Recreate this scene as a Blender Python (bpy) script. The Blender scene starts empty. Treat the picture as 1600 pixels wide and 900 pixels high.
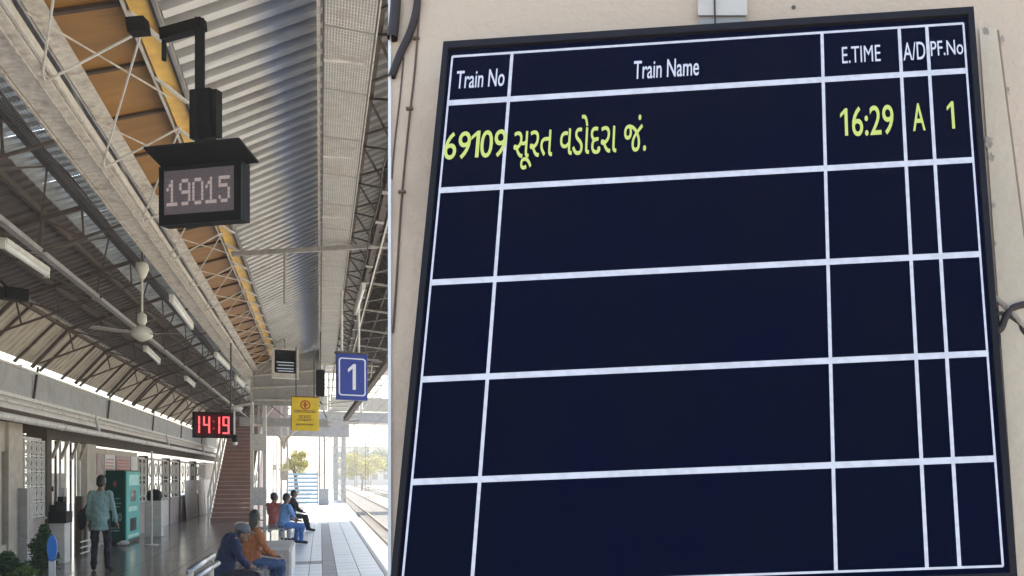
import bpy, bmesh, math, random
from mathutils import Vector, Matrix
random.seed(7)
R = math.radians
sc = bpy.context.scene
col = sc.collection
# ------------------------------------------------------------------ camera, sky, sun
YAW = math.atan(550 / 1300)
cam_d = bpy.data.cameras.new('camera'); cam = bpy.data.objects.new('camera', cam_d); col.objects.link(cam)
cam.location = (0, 0, 1.7); cam.rotation_euler = (R(90), 0, -YAW)
cam_d.sensor_width = 36; cam_d.lens = 1300 / 1600 * 36
cam_d.shift_x = -250 / 1600; cam_d.shift_y = 293 / 1600
cam_d.clip_start = 0.05; cam_d.clip_end = 4000
sc.camera = cam
w = bpy.data.worlds.new('World'); sc.world = w; w.use_nodes = True
nt = w.node_tree; nt.nodes.clear()
SUN_EL, SUN_AZ = R(56), R(14)          # azimuth from +Y towards +X
sky = nt.nodes.new('ShaderNodeTexSky'); sky.sky_type = 'NISHITA'; sky.sun_disc = False
sky.sun_elevation = SUN_EL; sky.sun_rotation = SUN_AZ; sky.air_density = 1.3; sky.dust_density = 2.4; sky.ozone_density = 1.0
bg = nt.nodes.new('ShaderNodeBackground'); bg.inputs[1].default_value = 0.15
wo = nt.nodes.new('ShaderNodeOutputWorld')
nt.links.new(sky.outputs[0], bg.inputs[0]); nt.links.new(bg.outputs[0], wo.inputs[0])
sd = bpy.data.lights.new('sun', 'SUN'); so = bpy.data.objects.new('sun', sd); col.objects.link(so)
sd.energy = 4.5; sd.angle = R(0.5); sd.color = (1, .95, .87)
dv = Vector((math.sin(SUN_AZ) * math.cos(SUN_EL), math.cos(SUN_AZ) * math.cos(SUN_EL), math.sin(SUN_EL)))
so.rotation_euler = dv.to_track_quat('Z', 'Y').to_euler(); so.location = dv * 60
sc.view_settings.view_transform = 'Standard'; sc.view_settings.look = 'None'
sc.view_settings.exposure = 1.35; sc.view_settings.gamma = 1
sc.cycles.max_bounces = 10; sc.cycles.diffuse_bounces = 6

CY, SY = math.cos(YAW), math.sin(YAW)
def at(px, py, H):
    """point at height H above the camera that is seen in direction (px, py)"""
    z = 1300 * H / (743 - py); x = (px - 1050) * z / 1300
    return Vector((x * CY + z * SY, -x * SY + z * CY, 1.7 + H))
def at_z(px, py, z):
    x = (px - 1050) * z / 1300
    return Vector((x * CY + z * SY, -x * SY + z * CY, 1.7 + (743 - py) * z / 1300))

# ------------------------------------------------------------------ materials
def mat(name, color, rough=.7, metal=0, var=.12, scale=6, bump=.0, bscale=40, dirt=None, dirt_amt=.5, dirt_scale=1.5,
        emit=None, estr=1, spec=.5, stretch=(1, 1, 1)):
    m = bpy.data.materials.new(name); m.use_nodes = True
    n = m.node_tree; b = n.nodes['Principled BSDF']
    b.inputs['Roughness'].default_value = rough; b.inputs['Metallic'].default_value = metal
    b.inputs['Specular IOR Level'].default_value = spec
    tc = n.nodes.new('ShaderNodeTexCoord'); mp = n.nodes.new('ShaderNodeMapping'); mp.inputs['Scale'].default_value = stretch
    n.links.new(tc.outputs['Object'], mp.inputs[0])
    ns = n.nodes.new('ShaderNodeTexNoise'); ns.inputs['Scale'].default_value = scale; ns.inputs['Detail'].default_value = 5
    n.links.new(mp.outputs[0], ns.inputs['Vector'])
    hs = n.nodes.new('ShaderNodeMix'); hs.data_type = 'RGBA'
    c = Vector(color)
    hs.inputs['A'].default_value = (*[max(0, v * (1 - var)) for v in c], 1)
    hs.inputs['B'].default_value = (*[min(1, v * (1 + var)) for v in c], 1)
    mr = n.nodes.new('ShaderNodeMapRange'); mr.inputs[1].default_value = .3; mr.inputs[2].default_value = .7
    n.links.new(ns.outputs[0], mr.inputs[0]); n.links.new(mr.outputs[0], hs.inputs['Factor'])
    out = hs.outputs['Result']
    if dirt:
        n2 = n.nodes.new('ShaderNodeTexNoise'); n2.inputs['Scale'].default_value = dirt_scale; n2.inputs['Detail'].default_value = 8
        n2.inputs['Roughness'].default_value = .65
        n.links.new(mp.outputs[0], n2.inputs['Vector'])
        m2 = n.nodes.new('ShaderNodeMapRange'); m2.inputs[1].default_value = .5; m2.inputs[2].default_value = .72; m2.inputs[4].default_value = dirt_amt
        n.links.new(n2.outputs[0], m2.inputs[0])
        x2 = n.nodes.new('ShaderNodeMix'); x2.data_type = 'RGBA'
        n.links.new(m2.outputs[0], x2.inputs['Factor']); n.links.new(out, x2.inputs['A']); x2.inputs['B'].default_value = (*dirt, 1)
        out = x2.outputs['Result']
    n.links.new(out, b.inputs['Base Color'])
    if bump:
        n3 = n.nodes.new('ShaderNodeTexNoise'); n3.inputs['Scale'].default_value = bscale; n3.inputs['Detail'].default_value = 4
        n.links.new(mp.outputs[0], n3.inputs['Vector'])
        bp = n.nodes.new('ShaderNodeBump'); bp.inputs['Strength'].default_value = bump; bp.inputs['Distance'].default_value = .01
        n.links.new(n3.outputs[0], bp.inputs['Height']); n.links.new(bp.outputs[0], b.inputs['Normal'])
    if emit:
        b.inputs['Emission Color'].default_value = (*emit, 1); b.inputs['Emission Strength'].default_value = estr
    return m
M = {}
def mk(name, *a, **k): M[name] = mat(name, *a, **k)
mk('concrete', (.36, .34, .31), .85, bump=.3, dirt=(.2, .18, .16), dirt_amt=.5)
mk('granite', (.15, .13, .115), .16, scale=60, var=.25, dirt=(.09, .08, .075), dirt_amt=.7, dirt_scale=.7, bump=.03, bscale=5)
mk('granite2', (.18, .16, .14), .15, scale=50, var=.25, dirt=(.11, .1, .09), dirt_amt=.7, dirt_scale=.9, bump=.03, bscale=5)
mk('pale_tile', (.52, .56, .60), .35, scale=20, var=.1, dirt=(.30, .31, .32), dirt_amt=.75, dirt_scale=1.3)
mk('pale_tile2', (.46, .52, .57), .35, scale=20, var=.1, dirt=(.33, .36, .38), dirt_amt=.55, dirt_scale=1.3)
mk('dark_tile', (.20, .205, .215), .5, scale=30, var=.2)
mk('joint', (.16, .16, .16), .9)
mk('ballast', (.52, .48, .41), .95, scale=25, var=.4, bump=1, bscale=18, dirt=(.3, .25, .18), dirt_amt=.6)
mk('earth', (.46, .41, .30), .95, scale=3, var=.3, dirt=(.16, .2, .07), dirt_amt=.8, dirt_scale=.12)
mk('rail', (.25, .18, .13), .45, metal=.6)
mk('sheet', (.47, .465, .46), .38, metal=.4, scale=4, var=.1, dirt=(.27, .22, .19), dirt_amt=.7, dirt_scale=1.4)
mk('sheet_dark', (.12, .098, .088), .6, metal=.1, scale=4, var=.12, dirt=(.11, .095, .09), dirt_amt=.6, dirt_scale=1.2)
mk('sheet_beige', (.46, .40, .32), .55, scale=5, var=.12, dirt=(.27, .22, .17), dirt_amt=.6, dirt_scale=1.4)
mk('sheet_clear', (.50, .52, .49), .5, scale=3, var=.2, dirt=(.12, .11, .1), dirt_amt=.8, dirt_scale=4)
M['sheet_clear'].node_tree.nodes['Principled BSDF'].inputs['Transmission Weight'].default_value = .14
mk('valance', (.37, .36, .35), .6, scale=5, var=.1, dirt=(.2, .18, .17), dirt_amt=.5, dirt_scale=2)
mk('cream_steel', (.58, .53, .465), .55, scale=18, var=.2, dirt=(.22, .16, .12), dirt_amt=.8, dirt_scale=6, bump=.15)
mk('white_steel', (.66, .63, .58), .5, scale=12, var=.12, dirt=(.35, .27, .2), dirt_amt=.6, dirt_scale=5)
mk('grey_steel', (.34, .32, .31), .5, scale=12, var=.15, dirt=(.16, .13, .12), dirt_amt=.6, dirt_scale=5)
mk('dark_steel', (.085, .075, .07), .55, scale=12, var=.3)
mk('rust_steel', (.10, .075, .06), .65, scale=12, var=.3)
mk('brown_board', (.31, .145, .022), .55, scale=3, var=.18, dirt=(.13, .06, .03), dirt_amt=.6, dirt_scale=1.5, stretch=(1, 4, 1))
mk('yellow', (.78, .47, .09), .5, scale=8, var=.12, dirt=(.5, .28, .08), dirt_amt=.6, dirt_scale=3)
mk('soffit', (.07, .045, .03), .8, var=.25)
mk('black', (.006, .006, .007), .5, scale=10, var=.3, spec=.2)
mk('black_matt', (.010, .009, .009), .7, scale=10, var=.3, spec=.2)
mk('cream_wall', (.50, .43, .35), .85, bump=.25, dirt=(.34, .27, .2), dirt_amt=.6, dirt_scale=2.2)
mk('pink_wall', (.42, .33, .30), .8, bump=.2, dirt=(.24, .19, .17), dirt_amt=.6, dirt_scale=2.2)
mk('jali', (.66, .62, .56), .8, dirt=(.3, .27, .24), dirt_amt=.5, dirt_scale=6)
mk('white_board', (.62, .58, .54), .6, dirt=(.42, .36, .32), dirt_amt=.5, dirt_scale=3)
mk('cream_board', (.78, .72, .65), .6, dirt=(.6, .53, .46), dirt_amt=.4, dirt_scale=3)
mk('stair_red', (.30, .15, .115), .5, dirt=(.13, .08, .065), dirt_amt=.5, dirt_scale=3)
mk('stair_tread', (.48, .33, .28), .5, dirt=(.13, .1, .09), dirt_amt=.6, dirt_scale=3)
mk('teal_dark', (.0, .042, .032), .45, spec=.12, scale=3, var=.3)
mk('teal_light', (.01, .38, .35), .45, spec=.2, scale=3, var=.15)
mk('teal_print', (.25, .62, .58), .4)
mk('glass_dark', (.01, .03, .05), .08)
mk('blue_sign', (.012, .035, .30), .4, var=.08)
mk('sign_white', (.8, .82, .88), .5, var=.03)
mk('sign_yellow', (.80, .56, .015), .45, var=.08)
mk('sign_brown', (.22, .10, .03), .6)
mk('sign_red', (.5, .05, .04), .6)
mk('fan_blade', (.36, .32, .28), .5)
mk('tube_glass', (.78, .78, .74), .35, var=.05)
mk('fan_white', (.62, .58, .5), .4, var=.1)
mk('plaster', (.62, .47, .345), .9, scale=2.2, var=.07, bump=.45, bscale=70, dirt=(.46, .33, .235), dirt_amt=.7, dirt_scale=2.4)
mk('plaster_pale', (.615, .49, .36), .9, scale=3, var=.06, bump=.3, bscale=60, dirt=(.55, .44, .33), dirt_amt=.5, dirt_scale=4)
mk('groove', (.30, .22, .16), .9)
mk('plaster_peel', (.38, .31, .25), .95, scale=30, var=.35, bump=.6, bscale=80)
mk('plaster_trim', (.62, .55, .48), .8, var=.05)
mk('white_paint', (.85, .83, .8), .6, var=.03)
mk('cable', (.035, .022, .018), .6)
mk('cable_brown', (.13, .075, .05), .6)
mk('bezel', (.010, .008, .010), .5, var=.2, spec=.25)
mk('blue_rail', (.36, .55, .66), .5)
mk('leaf_a', (.03, .07, .02), .6, var=.4, scale=5)
mk('leaf_b', (.10, .16, .03), .6, var=.4, scale=5)
mk('leaf_c', (.42, .38, .05), .6, var=.3, scale=5)
mk('bark', (.14, .1, .07), .9)
mk('skin', (.17, .085, .05), .55, var=.08)
mk('hair', (.008, .007, .007), .45)
mk('cloth_teal', (.20, .31, .31), .85, bump=.5, bscale=14)
mk('cloth_dark', (.012, .013, .02), .85, bump=.4, bscale=14)
mk('cloth_navy', (.006, .012, .05), .8, bump=.5, bscale=14)
mk('cloth_orange', (.30, .095, .03), .8, bump=.5, bscale=14)
mk('cloth_jeans', (.03, .06, .14), .85, bump=.4, bscale=20)
mk('cloth_blue', (.05, .14, .40), .8, bump=.4, bscale=14)
mk('cloth_sky', (.16, .32, .62), .8, bump=.4, bscale=14)
mk('cloth_red', (.45, .12, .10), .8, bump=.4, bscale=14)
mk('cloth_white', (.6, .6, .62), .8, bump=.4, bscale=14)
mk('cap_grey', (.10, .11, .13), .8)
mk('blue_disc', (.01, .16, .62), .4)
mk('chrome', (.30, .30, .31), .3, metal=.9)
mk('pot', (.3, .14, .08), .8)
def emis(name, c, s, base=(.02, .02, .02), rough=.4, spec=.12):
    M[name] = mat(name, base, rough, var=.05, emit=c, estr=s, spec=spec)
emis('screen', (.0050, .0085, .040), .17, (.0009, .0014, .004), .5, .02)
emis('grid_light', (.58, .64, .80), .44)
emis('text_white', (.62, .68, .88), .42)
emis('text_green', (.66, .80, .22), .36)
emis('led_red', (1, .10, .11), .8)
emis('led_white', (.82, .66, .62), .17)
emis('led_red_back', (.10, .002, .004), .1, (.03, .003, .004))
emis('tv_line', (.6, .65, .7), .25)
# screen: faint blotches of the backlight plus fine relief
def grid_moire():
    m = M['grid_light']; n = m.node_tree; b = n.nodes['Principled BSDF']
    tc = n.nodes.new('ShaderNodeTexCoord'); wv = n.nodes.new('ShaderNodeTexWave'); wv.inputs['Scale'].default_value = 17
    wv.bands_direction = 'DIAGONAL'; wv.inputs['Distortion'].default_value = 9.0; wv.inputs['Detail'].default_value = 3; wv.inputs['Detail Scale'].default_value = 3
    mr = n.nodes.new('ShaderNodeMapRange'); mr.inputs[3].default_value = .39; mr.inputs[4].default_value = .45
    n.links.new(tc.outputs['Object'], wv.inputs[0]); n.links.new(wv.outputs['Fac'], mr.inputs[0])
    n.links.new(mr.outputs[0], b.inputs['Emission Strength'])
grid_moire()
def screen_blotch():
    m = M['screen']; n = m.node_tree; b = n.nodes['Principled BSDF']
    tc = n.nodes.new('ShaderNodeTexCoord'); ns = n.nodes.new('ShaderNodeTexNoise'); ns.inputs['Scale'].default_value = 5
    mx = n.nodes.new('ShaderNodeMix'); mx.data_type = 'RGBA'
    mx.inputs['A'].default_value = (.006, .011, .020, 1); mx.inputs['B'].default_value = (.0030, .0060, .062, 1)
    n.links.new(tc.outputs['Object'], ns.inputs[0]); n.links.new(ns.outputs[0], mx.inputs['Factor'])
    n.links.new(mx.outputs['Result'], b.inputs['Emission Color'])
screen_blotch()
# bluish shadow band painted into the colour of the grey roof sheets
def sheet_blue_shadow():
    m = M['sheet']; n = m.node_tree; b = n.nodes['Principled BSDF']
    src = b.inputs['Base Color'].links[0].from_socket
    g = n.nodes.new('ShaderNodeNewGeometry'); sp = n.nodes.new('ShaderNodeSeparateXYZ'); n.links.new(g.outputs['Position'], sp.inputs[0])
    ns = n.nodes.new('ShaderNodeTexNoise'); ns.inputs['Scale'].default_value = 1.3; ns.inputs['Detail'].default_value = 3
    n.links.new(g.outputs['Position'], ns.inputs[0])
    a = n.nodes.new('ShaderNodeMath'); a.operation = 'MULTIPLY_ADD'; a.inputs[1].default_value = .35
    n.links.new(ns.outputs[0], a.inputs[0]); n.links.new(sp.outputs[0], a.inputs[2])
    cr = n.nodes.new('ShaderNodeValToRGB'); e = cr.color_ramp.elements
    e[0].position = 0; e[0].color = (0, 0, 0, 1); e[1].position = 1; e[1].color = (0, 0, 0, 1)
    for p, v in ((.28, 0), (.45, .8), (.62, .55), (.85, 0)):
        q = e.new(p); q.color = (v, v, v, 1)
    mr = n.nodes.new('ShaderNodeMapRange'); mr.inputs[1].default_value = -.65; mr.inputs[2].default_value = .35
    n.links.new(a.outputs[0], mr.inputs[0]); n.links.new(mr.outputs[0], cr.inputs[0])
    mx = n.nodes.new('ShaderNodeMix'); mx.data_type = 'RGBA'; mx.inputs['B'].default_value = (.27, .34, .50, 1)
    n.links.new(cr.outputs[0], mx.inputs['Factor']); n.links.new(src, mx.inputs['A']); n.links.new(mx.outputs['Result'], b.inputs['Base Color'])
sheet_blue_shadow()

# ------------------------------------------------------------------ mesh helpers
class MB:
    def __init__(s): s.v = []; s.f = []
    def add(s, vs, fs):
        k = len(s.v); s.v += [Vector(v) for v in vs]; s.f += [tuple(i + k for i in f) for f in fs]; return s
    def hexa(s, p):        # 8 points: bottom ring 0-3, top ring 4-7
        return s.add(p, [(3, 2, 1, 0), (4, 5, 6, 7), (0, 1, 5, 4), (1, 2, 6, 5), (2, 3, 7, 6), (3, 0, 4, 7)])
    def box(s, x0, x1, y0, y1, z0, z1):
        return s.hexa([(x0, y0, z0), (x1, y0, z0), (x1, y1, z0), (x0, y1, z0), (x0, y0, z1), (x1, y0, z1), (x1, y1, z1), (x0, y1, z1)])
    def cbox(s, c, sz, rz=0):
        x, y, z = sz[0] / 2, sz[1] / 2, sz[2] / 2; m = Matrix.Rotation(rz, 3, 'Z'); c = Vector(c)
        return s.hexa([c + m @ Vector(q) for q in ((-x, -y, -z), (x, -y, -z), (x, y, -z), (-x, y, -z), (-x, -y, z), (x, -y, z), (x, y, z), (-x, y, z))])
    def bar(s, p, q, wd, ht=None, up=(0, 0, 1)):
        ht = ht or wd; p = Vector(p); q = Vector(q); d = (q - p).normalized(); u = Vector(up)
        a = d.cross(u)
        if a.length < 1e-4: a = d.cross(Vector((1, 0, 0)))
        a.normalize(); b = a.cross(d).normalized(); a *= wd / 2; b *= ht / 2
        return s.hexa([p - a - b, p + a - b, q + a - b, q - a - b, p - a + b, p + a + b, q + a + b, q - a + b])
    def tube(s, p, q, r, n=8, r2=None, cap=True):
        r2 = r if r2 is None else r2; p = Vector(p); q = Vector(q); d = (q - p).normalized()
        a = d.orthogonal().normalized(); b = d.cross(a); k = len(s.v)
        for c, rr in ((p, r), (q, r2)):
            for i in range(n):
                t = 2 * math.pi * i / n; s.v.append(c + (a * math.cos(t) + b * math.sin(t)) * rr)
        for i in range(n):
            j = (i + 1) % n; s.f.append((k + i, k + j, k + n + j, k + n + i))
        if cap: s.f.append(tuple(k + i for i in reversed(range(n)))); s.f.append(tuple(k + n + i for i in range(n)))
        return s
    def path(s, pts, r, n=6):
        for p, q in zip(pts, pts[1:]): s.tube(p, q, r, n)
        return s
    def lathe(s, c, prof, n=16):
        c = Vector(c); k = len(s.v)
        for (r, z) in prof:
            for i in range(n):
                t = 2 * math.pi * i / n; s.v.append(c + Vector((r * math.cos(t), r * math.sin(t), z)))
        for j in range(len(prof) - 1):
            for i in range(n):
                a = k + j * n + i; b_ = k + j * n + (i + 1) % n; s.f.append((a, b_, b_ + n, a + n))
        s.f.append(tuple(k + i for i in reversed(range(n)))); s.f.append(tuple(k + (len(prof) - 1) * n + i for i in range(n)))
        return s
    def ell(s, c, rad, rot=None, nu=12, nv=8):
        c = Vector(c); m = rot or Matrix.Identity(3); k = len(s.v)
        s.v.append(c + m @ Vector((0, 0, -rad[2])))
        for j in range(1, nv):
            t = -math.pi / 2 + math.pi * j / nv
            for i in range(nu):
                u = 2 * math.pi * i / nu
                s.v.append(c + m @ Vector((rad[0] * math.cos(t) * math.cos(u), rad[1] * math.cos(t) * math.sin(u), rad[2] * math.sin(t))))
        s.v.append(c + m @ Vector((0, 0, rad[2]))); e = len(s.v) - 1
        for i in range(nu):
            s.f.append((k, k + 1 + (i + 1) % nu, k + 1 + i)); b_ = k + 1 + (nv - 2) * nu
            s.f.append((b_ + i, b_ + (i + 1) % nu, e))
        for j in range(nv - 2):
            for i in range(nu):
                a = k + 1 + j * nu + i; b_ = k + 1 + j * nu + (i + 1) % nu; s.f.append((a, b_, b_ + nu, a + nu))
        return s
    def cap(s, p, q, r, r2=None, n=10):
        r2 = r if r2 is None else r2
        s.tube(p, q, r, n, r2); s.ell(p, (r, r, r), None, n, 6); s.ell(q, (r2, r2, r2), None, n, 6); return s
    def build(s, name, m, parent=None, smooth=False, bevel=0, off=None):
        me = bpy.data.meshes.new(name); o0 = Vector((0, 0, 0))
        if off is not None: o0 = Vector(off)
        elif parent is not None: o0 = base_of(parent)
        me.from_pydata([tuple(v - o0) for v in s.v], [], s.f); me.update()
        me.materials.append(M[m] if isinstance(m, str) else m)
        if smooth:
            for p in me.polygons: p.use_smooth = True
        o = bpy.data.objects.new(name, me); col.objects.link(o)
        if off is not None and parent is None: o.location = o0
        if parent is not None: o.parent = parent
        if bevel:
            bm_ = bmesh.new(); bm_.from_mesh(me)
            bmesh.ops.bevel(bm_, geom=bm_.edges[:], offset=bevel, segments=2, affect='EDGES', profile=.6)
            bm_.to_mesh(me); bm_.free()
        return o
def base_of(o):
    v = Vector((0, 0, 0))
    while o is not None: v += o.location; o = o.parent
    return v
def tag(o, label, cat, group=None):
    o['label'] = label; o['category'] = cat
    if group: o['group'] = group
    return o
def thing(name, label, cat, loc=(0, 0, 0), group=None):
    o = bpy.data.objects.new(name, None); col.objects.link(o); o.location = loc; o.empty_display_size = .2
    return tag(o, label, cat, group)
def struct(o, kind='structure'): o['kind'] = kind; return o
def copy_tree(o, d, parent=None):
    c = o.copy(); col.objects.link(c)
    if parent is None: c.location = o.location + Vector(d)
    else: c.parent = parent
    for ch in [x for x in bpy.data.objects if x.parent is o]: copy_tree(ch, d, c)
    return c
def extrude(poly, a, b):   # polygon of points swept from offset a to offset b
    k = len(poly); vs = [Vector(p) + Vector(a) for p in poly] + [Vector(p) + Vector(b) for p in poly]
    fs = [tuple(reversed(range(k))), tuple(range(k, 2 * k))] + [(i, (i + 1) % k, k + (i + 1) % k, k + i) for i in range(k)]
    return vs, fs
def text_shape(txt, heavy=0.0):
    """outline of a text as plain 2-D geometry: (verts, faces, bbox)"""
    c = bpy.data.curves.new('lettering', 'FONT'); c.body = txt; c.size = 1; c.offset = heavy; c.resolution_u = 4
    o = bpy.data.objects.new('lettering', c); col.objects.link(o)
    dg = bpy.context.evaluated_depsgraph_get(); me = bpy.data.meshes.new_from_object(o.evaluated_get(dg))
    vs = [v.co.copy() for v in me.vertices]; fs = [tuple(p.vertices) for p in me.polygons]
    bpy.data.objects.remove(o); bpy.data.curves.remove(c); bpy.data.meshes.remove(me)
    xs = [v.x for v in vs]; ys = [v.y for v in vs]
    return vs, fs, (min(xs), max(xs), min(ys), max(ys))
ONE = [(.44, 0), (.74, 0), (.74, 1), (.50, 1), (0, .80), (0, .66), (.44, .82)]
def one_on(name, place, box, m, parent):
    u0, u1, v0, v1 = box; mb = MB(); mb.add([place(u0 + x / .74 * (u1 - u0), v0 + y * (v1 - v0), 0) for x, y in ONE], [(0, 1, 2, 3), (0, 3, 4, 5, 6)])
    return mb.build(name, m, parent)
def text_on(name, txt, place, box, m, parent, heavy=0.02):
    """fits the lettering into box = (u0, u1, v0, v1) of a plane given by place(u, v, lift); v grows upwards"""
    vs, fs, (x0, x1, y0, y1) = text_shape(txt, heavy); u0, u1, v0, v1 = box
    mb = MB(); mb.add([place(u0 + (v.x - x0) / (x1 - x0) * (u1 - u0), v0 + (v.y - y0) / (y1 - y0) * (v1 - v0), 0) for v in vs], fs)
    return mb.build(name, m, parent)

# ================================================================== SETTING
mb = MB(); mb.box(-900, 900, -300, 1500, -1.4, -1.0); struct(mb.build('ground', 'earth'))
mb = MB(); mb.box(1.95, 12.5, -30, 400, -0.99, -0.88); struct(mb.build('track_bed', 'ballast'))
mb = MB(); mb.box(-14, 1.02, -12, 120, -0.985, -0.03); struct(mb.build('platform', 'concrete'))
mb = MB(); mb.box(1.02, 1.42, -12, 120, -0.2, 0.012); mb.box(1.02, 1.36, -12, 120, -0.985, -0.2); ke = struct(mb.build('platform_edge', 'dark_tile'))

# floor: tiles with recessed joints where they are large enough, bigger slabs beyond
SEAM = -0.75                           # granite to the left, pale stone to the right
def floor_tiles():
    fl = MB(); fl.box(-14, 1.018, -12, 120, -0.0295, -0.006); root = struct(fl.build('platform_floor', 'joint'))
    cache = {}
    def tile(x0, x1, y0, y1, m):
        key = (round(x1 - x0, 3), round(y1 - y0, 3), m)
        if key not in cache:
            a = MB(); g = .006; w_, h_ = x1 - x0 - g, y1 - y0 - g
            a.hexa([(-w_/2, -h_/2, -.02), (w_/2, -h_/2, -.02), (w_/2, h_/2, -.02), (-w_/2, h_/2, -.02),
                    (-w_/2+.004, -h_/2+.004, 0), (w_/2-.004, -h_/2+.004, 0), (w_/2-.004, h_/2-.004, 0), (-w_/2+.004, h_/2-.004, 0)])
            o = a.build('floor_tile', m); cache[key] = o.data
        else:
            o = bpy.data.objects.new('floor_tile', cache[key]); col.objects.link(o)
        o.parent = root; o.location = ((x0 + x1) / 2, (y0 + y1) / 2, random.uniform(-.001, .001)); return o
    y = 12.0; i = 0
    while y < 27:
        x = -4.80
        for k in range(5): tile(x + k * .81, x + (k + 1) * .81, y, y + .9, random.choice(['granite', 'granite', 'granite2']))
        y += .9
    y = 12.0
    while y < 32:
        cross = abs(y - 17.7) < .3
        h = .6
        xs = [SEAM, -.18, .04]
        for a, b_ in zip(xs, xs[1:]): tile(a, b_, y, y + h, 'dark_tile' if cross else random.choice(['pale_tile', 'pale_tile', 'pale_tile2']))
        tile(.04, .27, y, y + h, 'dark_tile')
        tile(.27, .64, y, y + h, random.choice(['pale_tile', 'pale_tile2'])); tile(.64, 1.02, y, y + h, random.choice(['pale_tile', 'pale_tile2']))
        y += h
    # the rest of the floor: one part, still with joints between the slabs
    far = MB()
    def slabs(mbx, x0, x1, y0, y1, st):
        y = y0
        while y < y1 - .01:
            e = min(y + st, y1); mbx.box(x0 + .004, x1 - .004, y + .004, e - .004, -.02, 0); y = e
    for k in range(5): slabs(far, -4.80 + k * .81, -4.80 + (k + 1) * .81, 27, 70, 1.2)
    for k in range(5): slabs(far, -4.80 + k * .81, -4.80 + (k + 1) * .81, -11, 12, 1.15)
    slabs(far, -7.0, -4.80, -11, 70, 1.5); slabs(far, -9.2, -7.0, -11, 70, 1.5)
    o = far.build('paving', 'granite2', root); o['kind'] = 'stuff'
    f2 = MB()
    for a, b_ in ((SEAM, -.18), (-.18, .27), (.27, 1.02)): slabs(f2, a, b_, 32, 119, 1.2); slabs(f2, a, b_, -11, 12, 1.2)
    o = f2.build('pale_paving', 'pale_tile', root); o['kind'] = 'stuff'
floor_tiles()

# ------------------------------------------------------------------ tracks
def track(xc, lab, cat='railway track'):
    t = thing('railway_track', lab, cat, (xc, 0, -.88), 'railway tracks beside the platform')
    for s in (-.838, .838):
        r = MB(); x = xc + s
        pr = [(-.07, 0), (.07, 0), (.07, .015), (.012, .03), (.012, .12), (.036, .13), (.036, .165), (-.036, .165), (-.036, .13), (-.012, .12), (-.012, .03), (-.07, .015)]
        r.add(*extrude([(x + a, 0, -.76 + b_) for a, b_ in pr], (0, -20, 0), (0, 380, 0))); r.build('rail', 'rail', t)
    sl = None
    for k in range(150):
        y = 14 + k * .68
        if sl is None:
            a = MB(); a.cbox((0, 0, 0), (2.6, .24, .14)); sl = a.build('sleeper', 'concrete'); o = sl
        else: o = bpy.data.objects.new('sleeper', sl.data); col.objects.link(o)
        o.parent = t; o.location = (0, y, .06)
    far = MB()
    for k in range(300): far.cbox((xc, 116 + k * .68, -.82), (2.6, .24, .14))
    for k in range(45): far.cbox((xc, 13.3 - k * .68, -.82), (2.6, .24, .14))
    o = far.build('far_sleepers', 'concrete', t); o['kind'] = 'stuff'
track(3.55, 'near railway track running right beside the platform edge')
track(8.4, 'second railway track beyond the near one, farther from the platform')
# stones of the ballast
bl = MB(); rr = random.Random(3)
for k in range(9000):
    y = 14 + 60 * rr.random() ** 1.6; x = rr.uniform(2.0, 12.4); s = rr.uniform(.02, .045)
    p = [Vector((rr.uniform(-1, 1), rr.uniform(-1, 1), rr.uniform(-1, 1))).normalized() * s for _ in range(4)]
    bl.add([Vector((x, y, -.87)) + q for q in p], [(0, 1, 2), (0, 2, 3), (0, 3, 1), (1, 3, 2)])
o = bl.build('gravel', 'ballast'); o['kind'] = 'stuff'; tag(o, 'pale crushed stone ballast lying around the rails', 'gravel')

# ------------------------------------------------------------------ canopy
Y0, Y1 = 4.6, 36.0
def ridged(p0, p1, y0, y1, pitch, depth, th=.0, seg=1, curve=None):
    """sheet whose ridges run from p0 to p1 (points in X, Z); the profile steps along Y"""
    mb = MB(); pts = curve or [p0, p1]
    n = max(1, round((y1 - y0) / pitch)); st = (y1 - y0) / n; ys = []
    for i in range(n):
        a = y0 + i * st; ys += [(a, 0), (a + st * .34, 0), (a + st * .42, 1), (a + st * .84, 1), (a + st * .92, 0)]
    ys.append((y1, 0))
    nr = len(pts); ds = []
    for i, p in enumerate(pts):
        a = Vector(pts[max(0, i - 1)]); b_ = Vector(pts[min(nr - 1, i + 1)]); d = (b_ - a).normalized(); ds.append(Vector((-d.y, d.x)))
    for (yy, h) in ys:
        for p, nn in zip(pts, ds): mb.v.append(Vector((p[0] + nn.x * h * depth, yy, p[1] + nn.y * h * depth)))
    for i in range(len(ys) - 1):
        for j in range(nr - 1): a = i * nr + j; mb.f.append((a, a + 1, a + nr + 1, a + nr))
    return mb
can = thing('platform_canopy', 'long steel canopy of ridged grey, brown and beige sheets over the platform', 'canopy', (-1.5, 5, 4.5))

YL = 46
y = Y0
while y < YL:                             # left bay: dark upper sheets, beige lower sheets
    e = y + 1.35
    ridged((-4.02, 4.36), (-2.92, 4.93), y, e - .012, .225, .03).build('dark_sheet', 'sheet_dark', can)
    ridged((-2.92, 4.95), (-2.50, 5.13), y, e - .02, .20, .03).build('light_sheet', 'sheet_clear', can)
    b_ = MB()
    for a_, c_ in (((-4.615, 3.56), (-4.435, 3.78)), ((-4.435, 3.78), (-4.245, 4.02)), ((-4.245, 4.02), (-4.015, 4.30))): b_.bar((a_[0], e - .015, a_[1]), (c_[0], e - .015, c_[1]), .045, .02, (0, 1, 0))
    b_.build('seam_strip', 'rust_steel', can)
    ridged(None, None, y, e - .03, .225, .02, curve=[(-4.585, 3.635), (-4.44, 3.80), (-4.25, 4.04), (-4.02, 4.32)]).build('curved_sheet', 'sheet_beige', can)
    y = e
y = 4.6; i = 0
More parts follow.
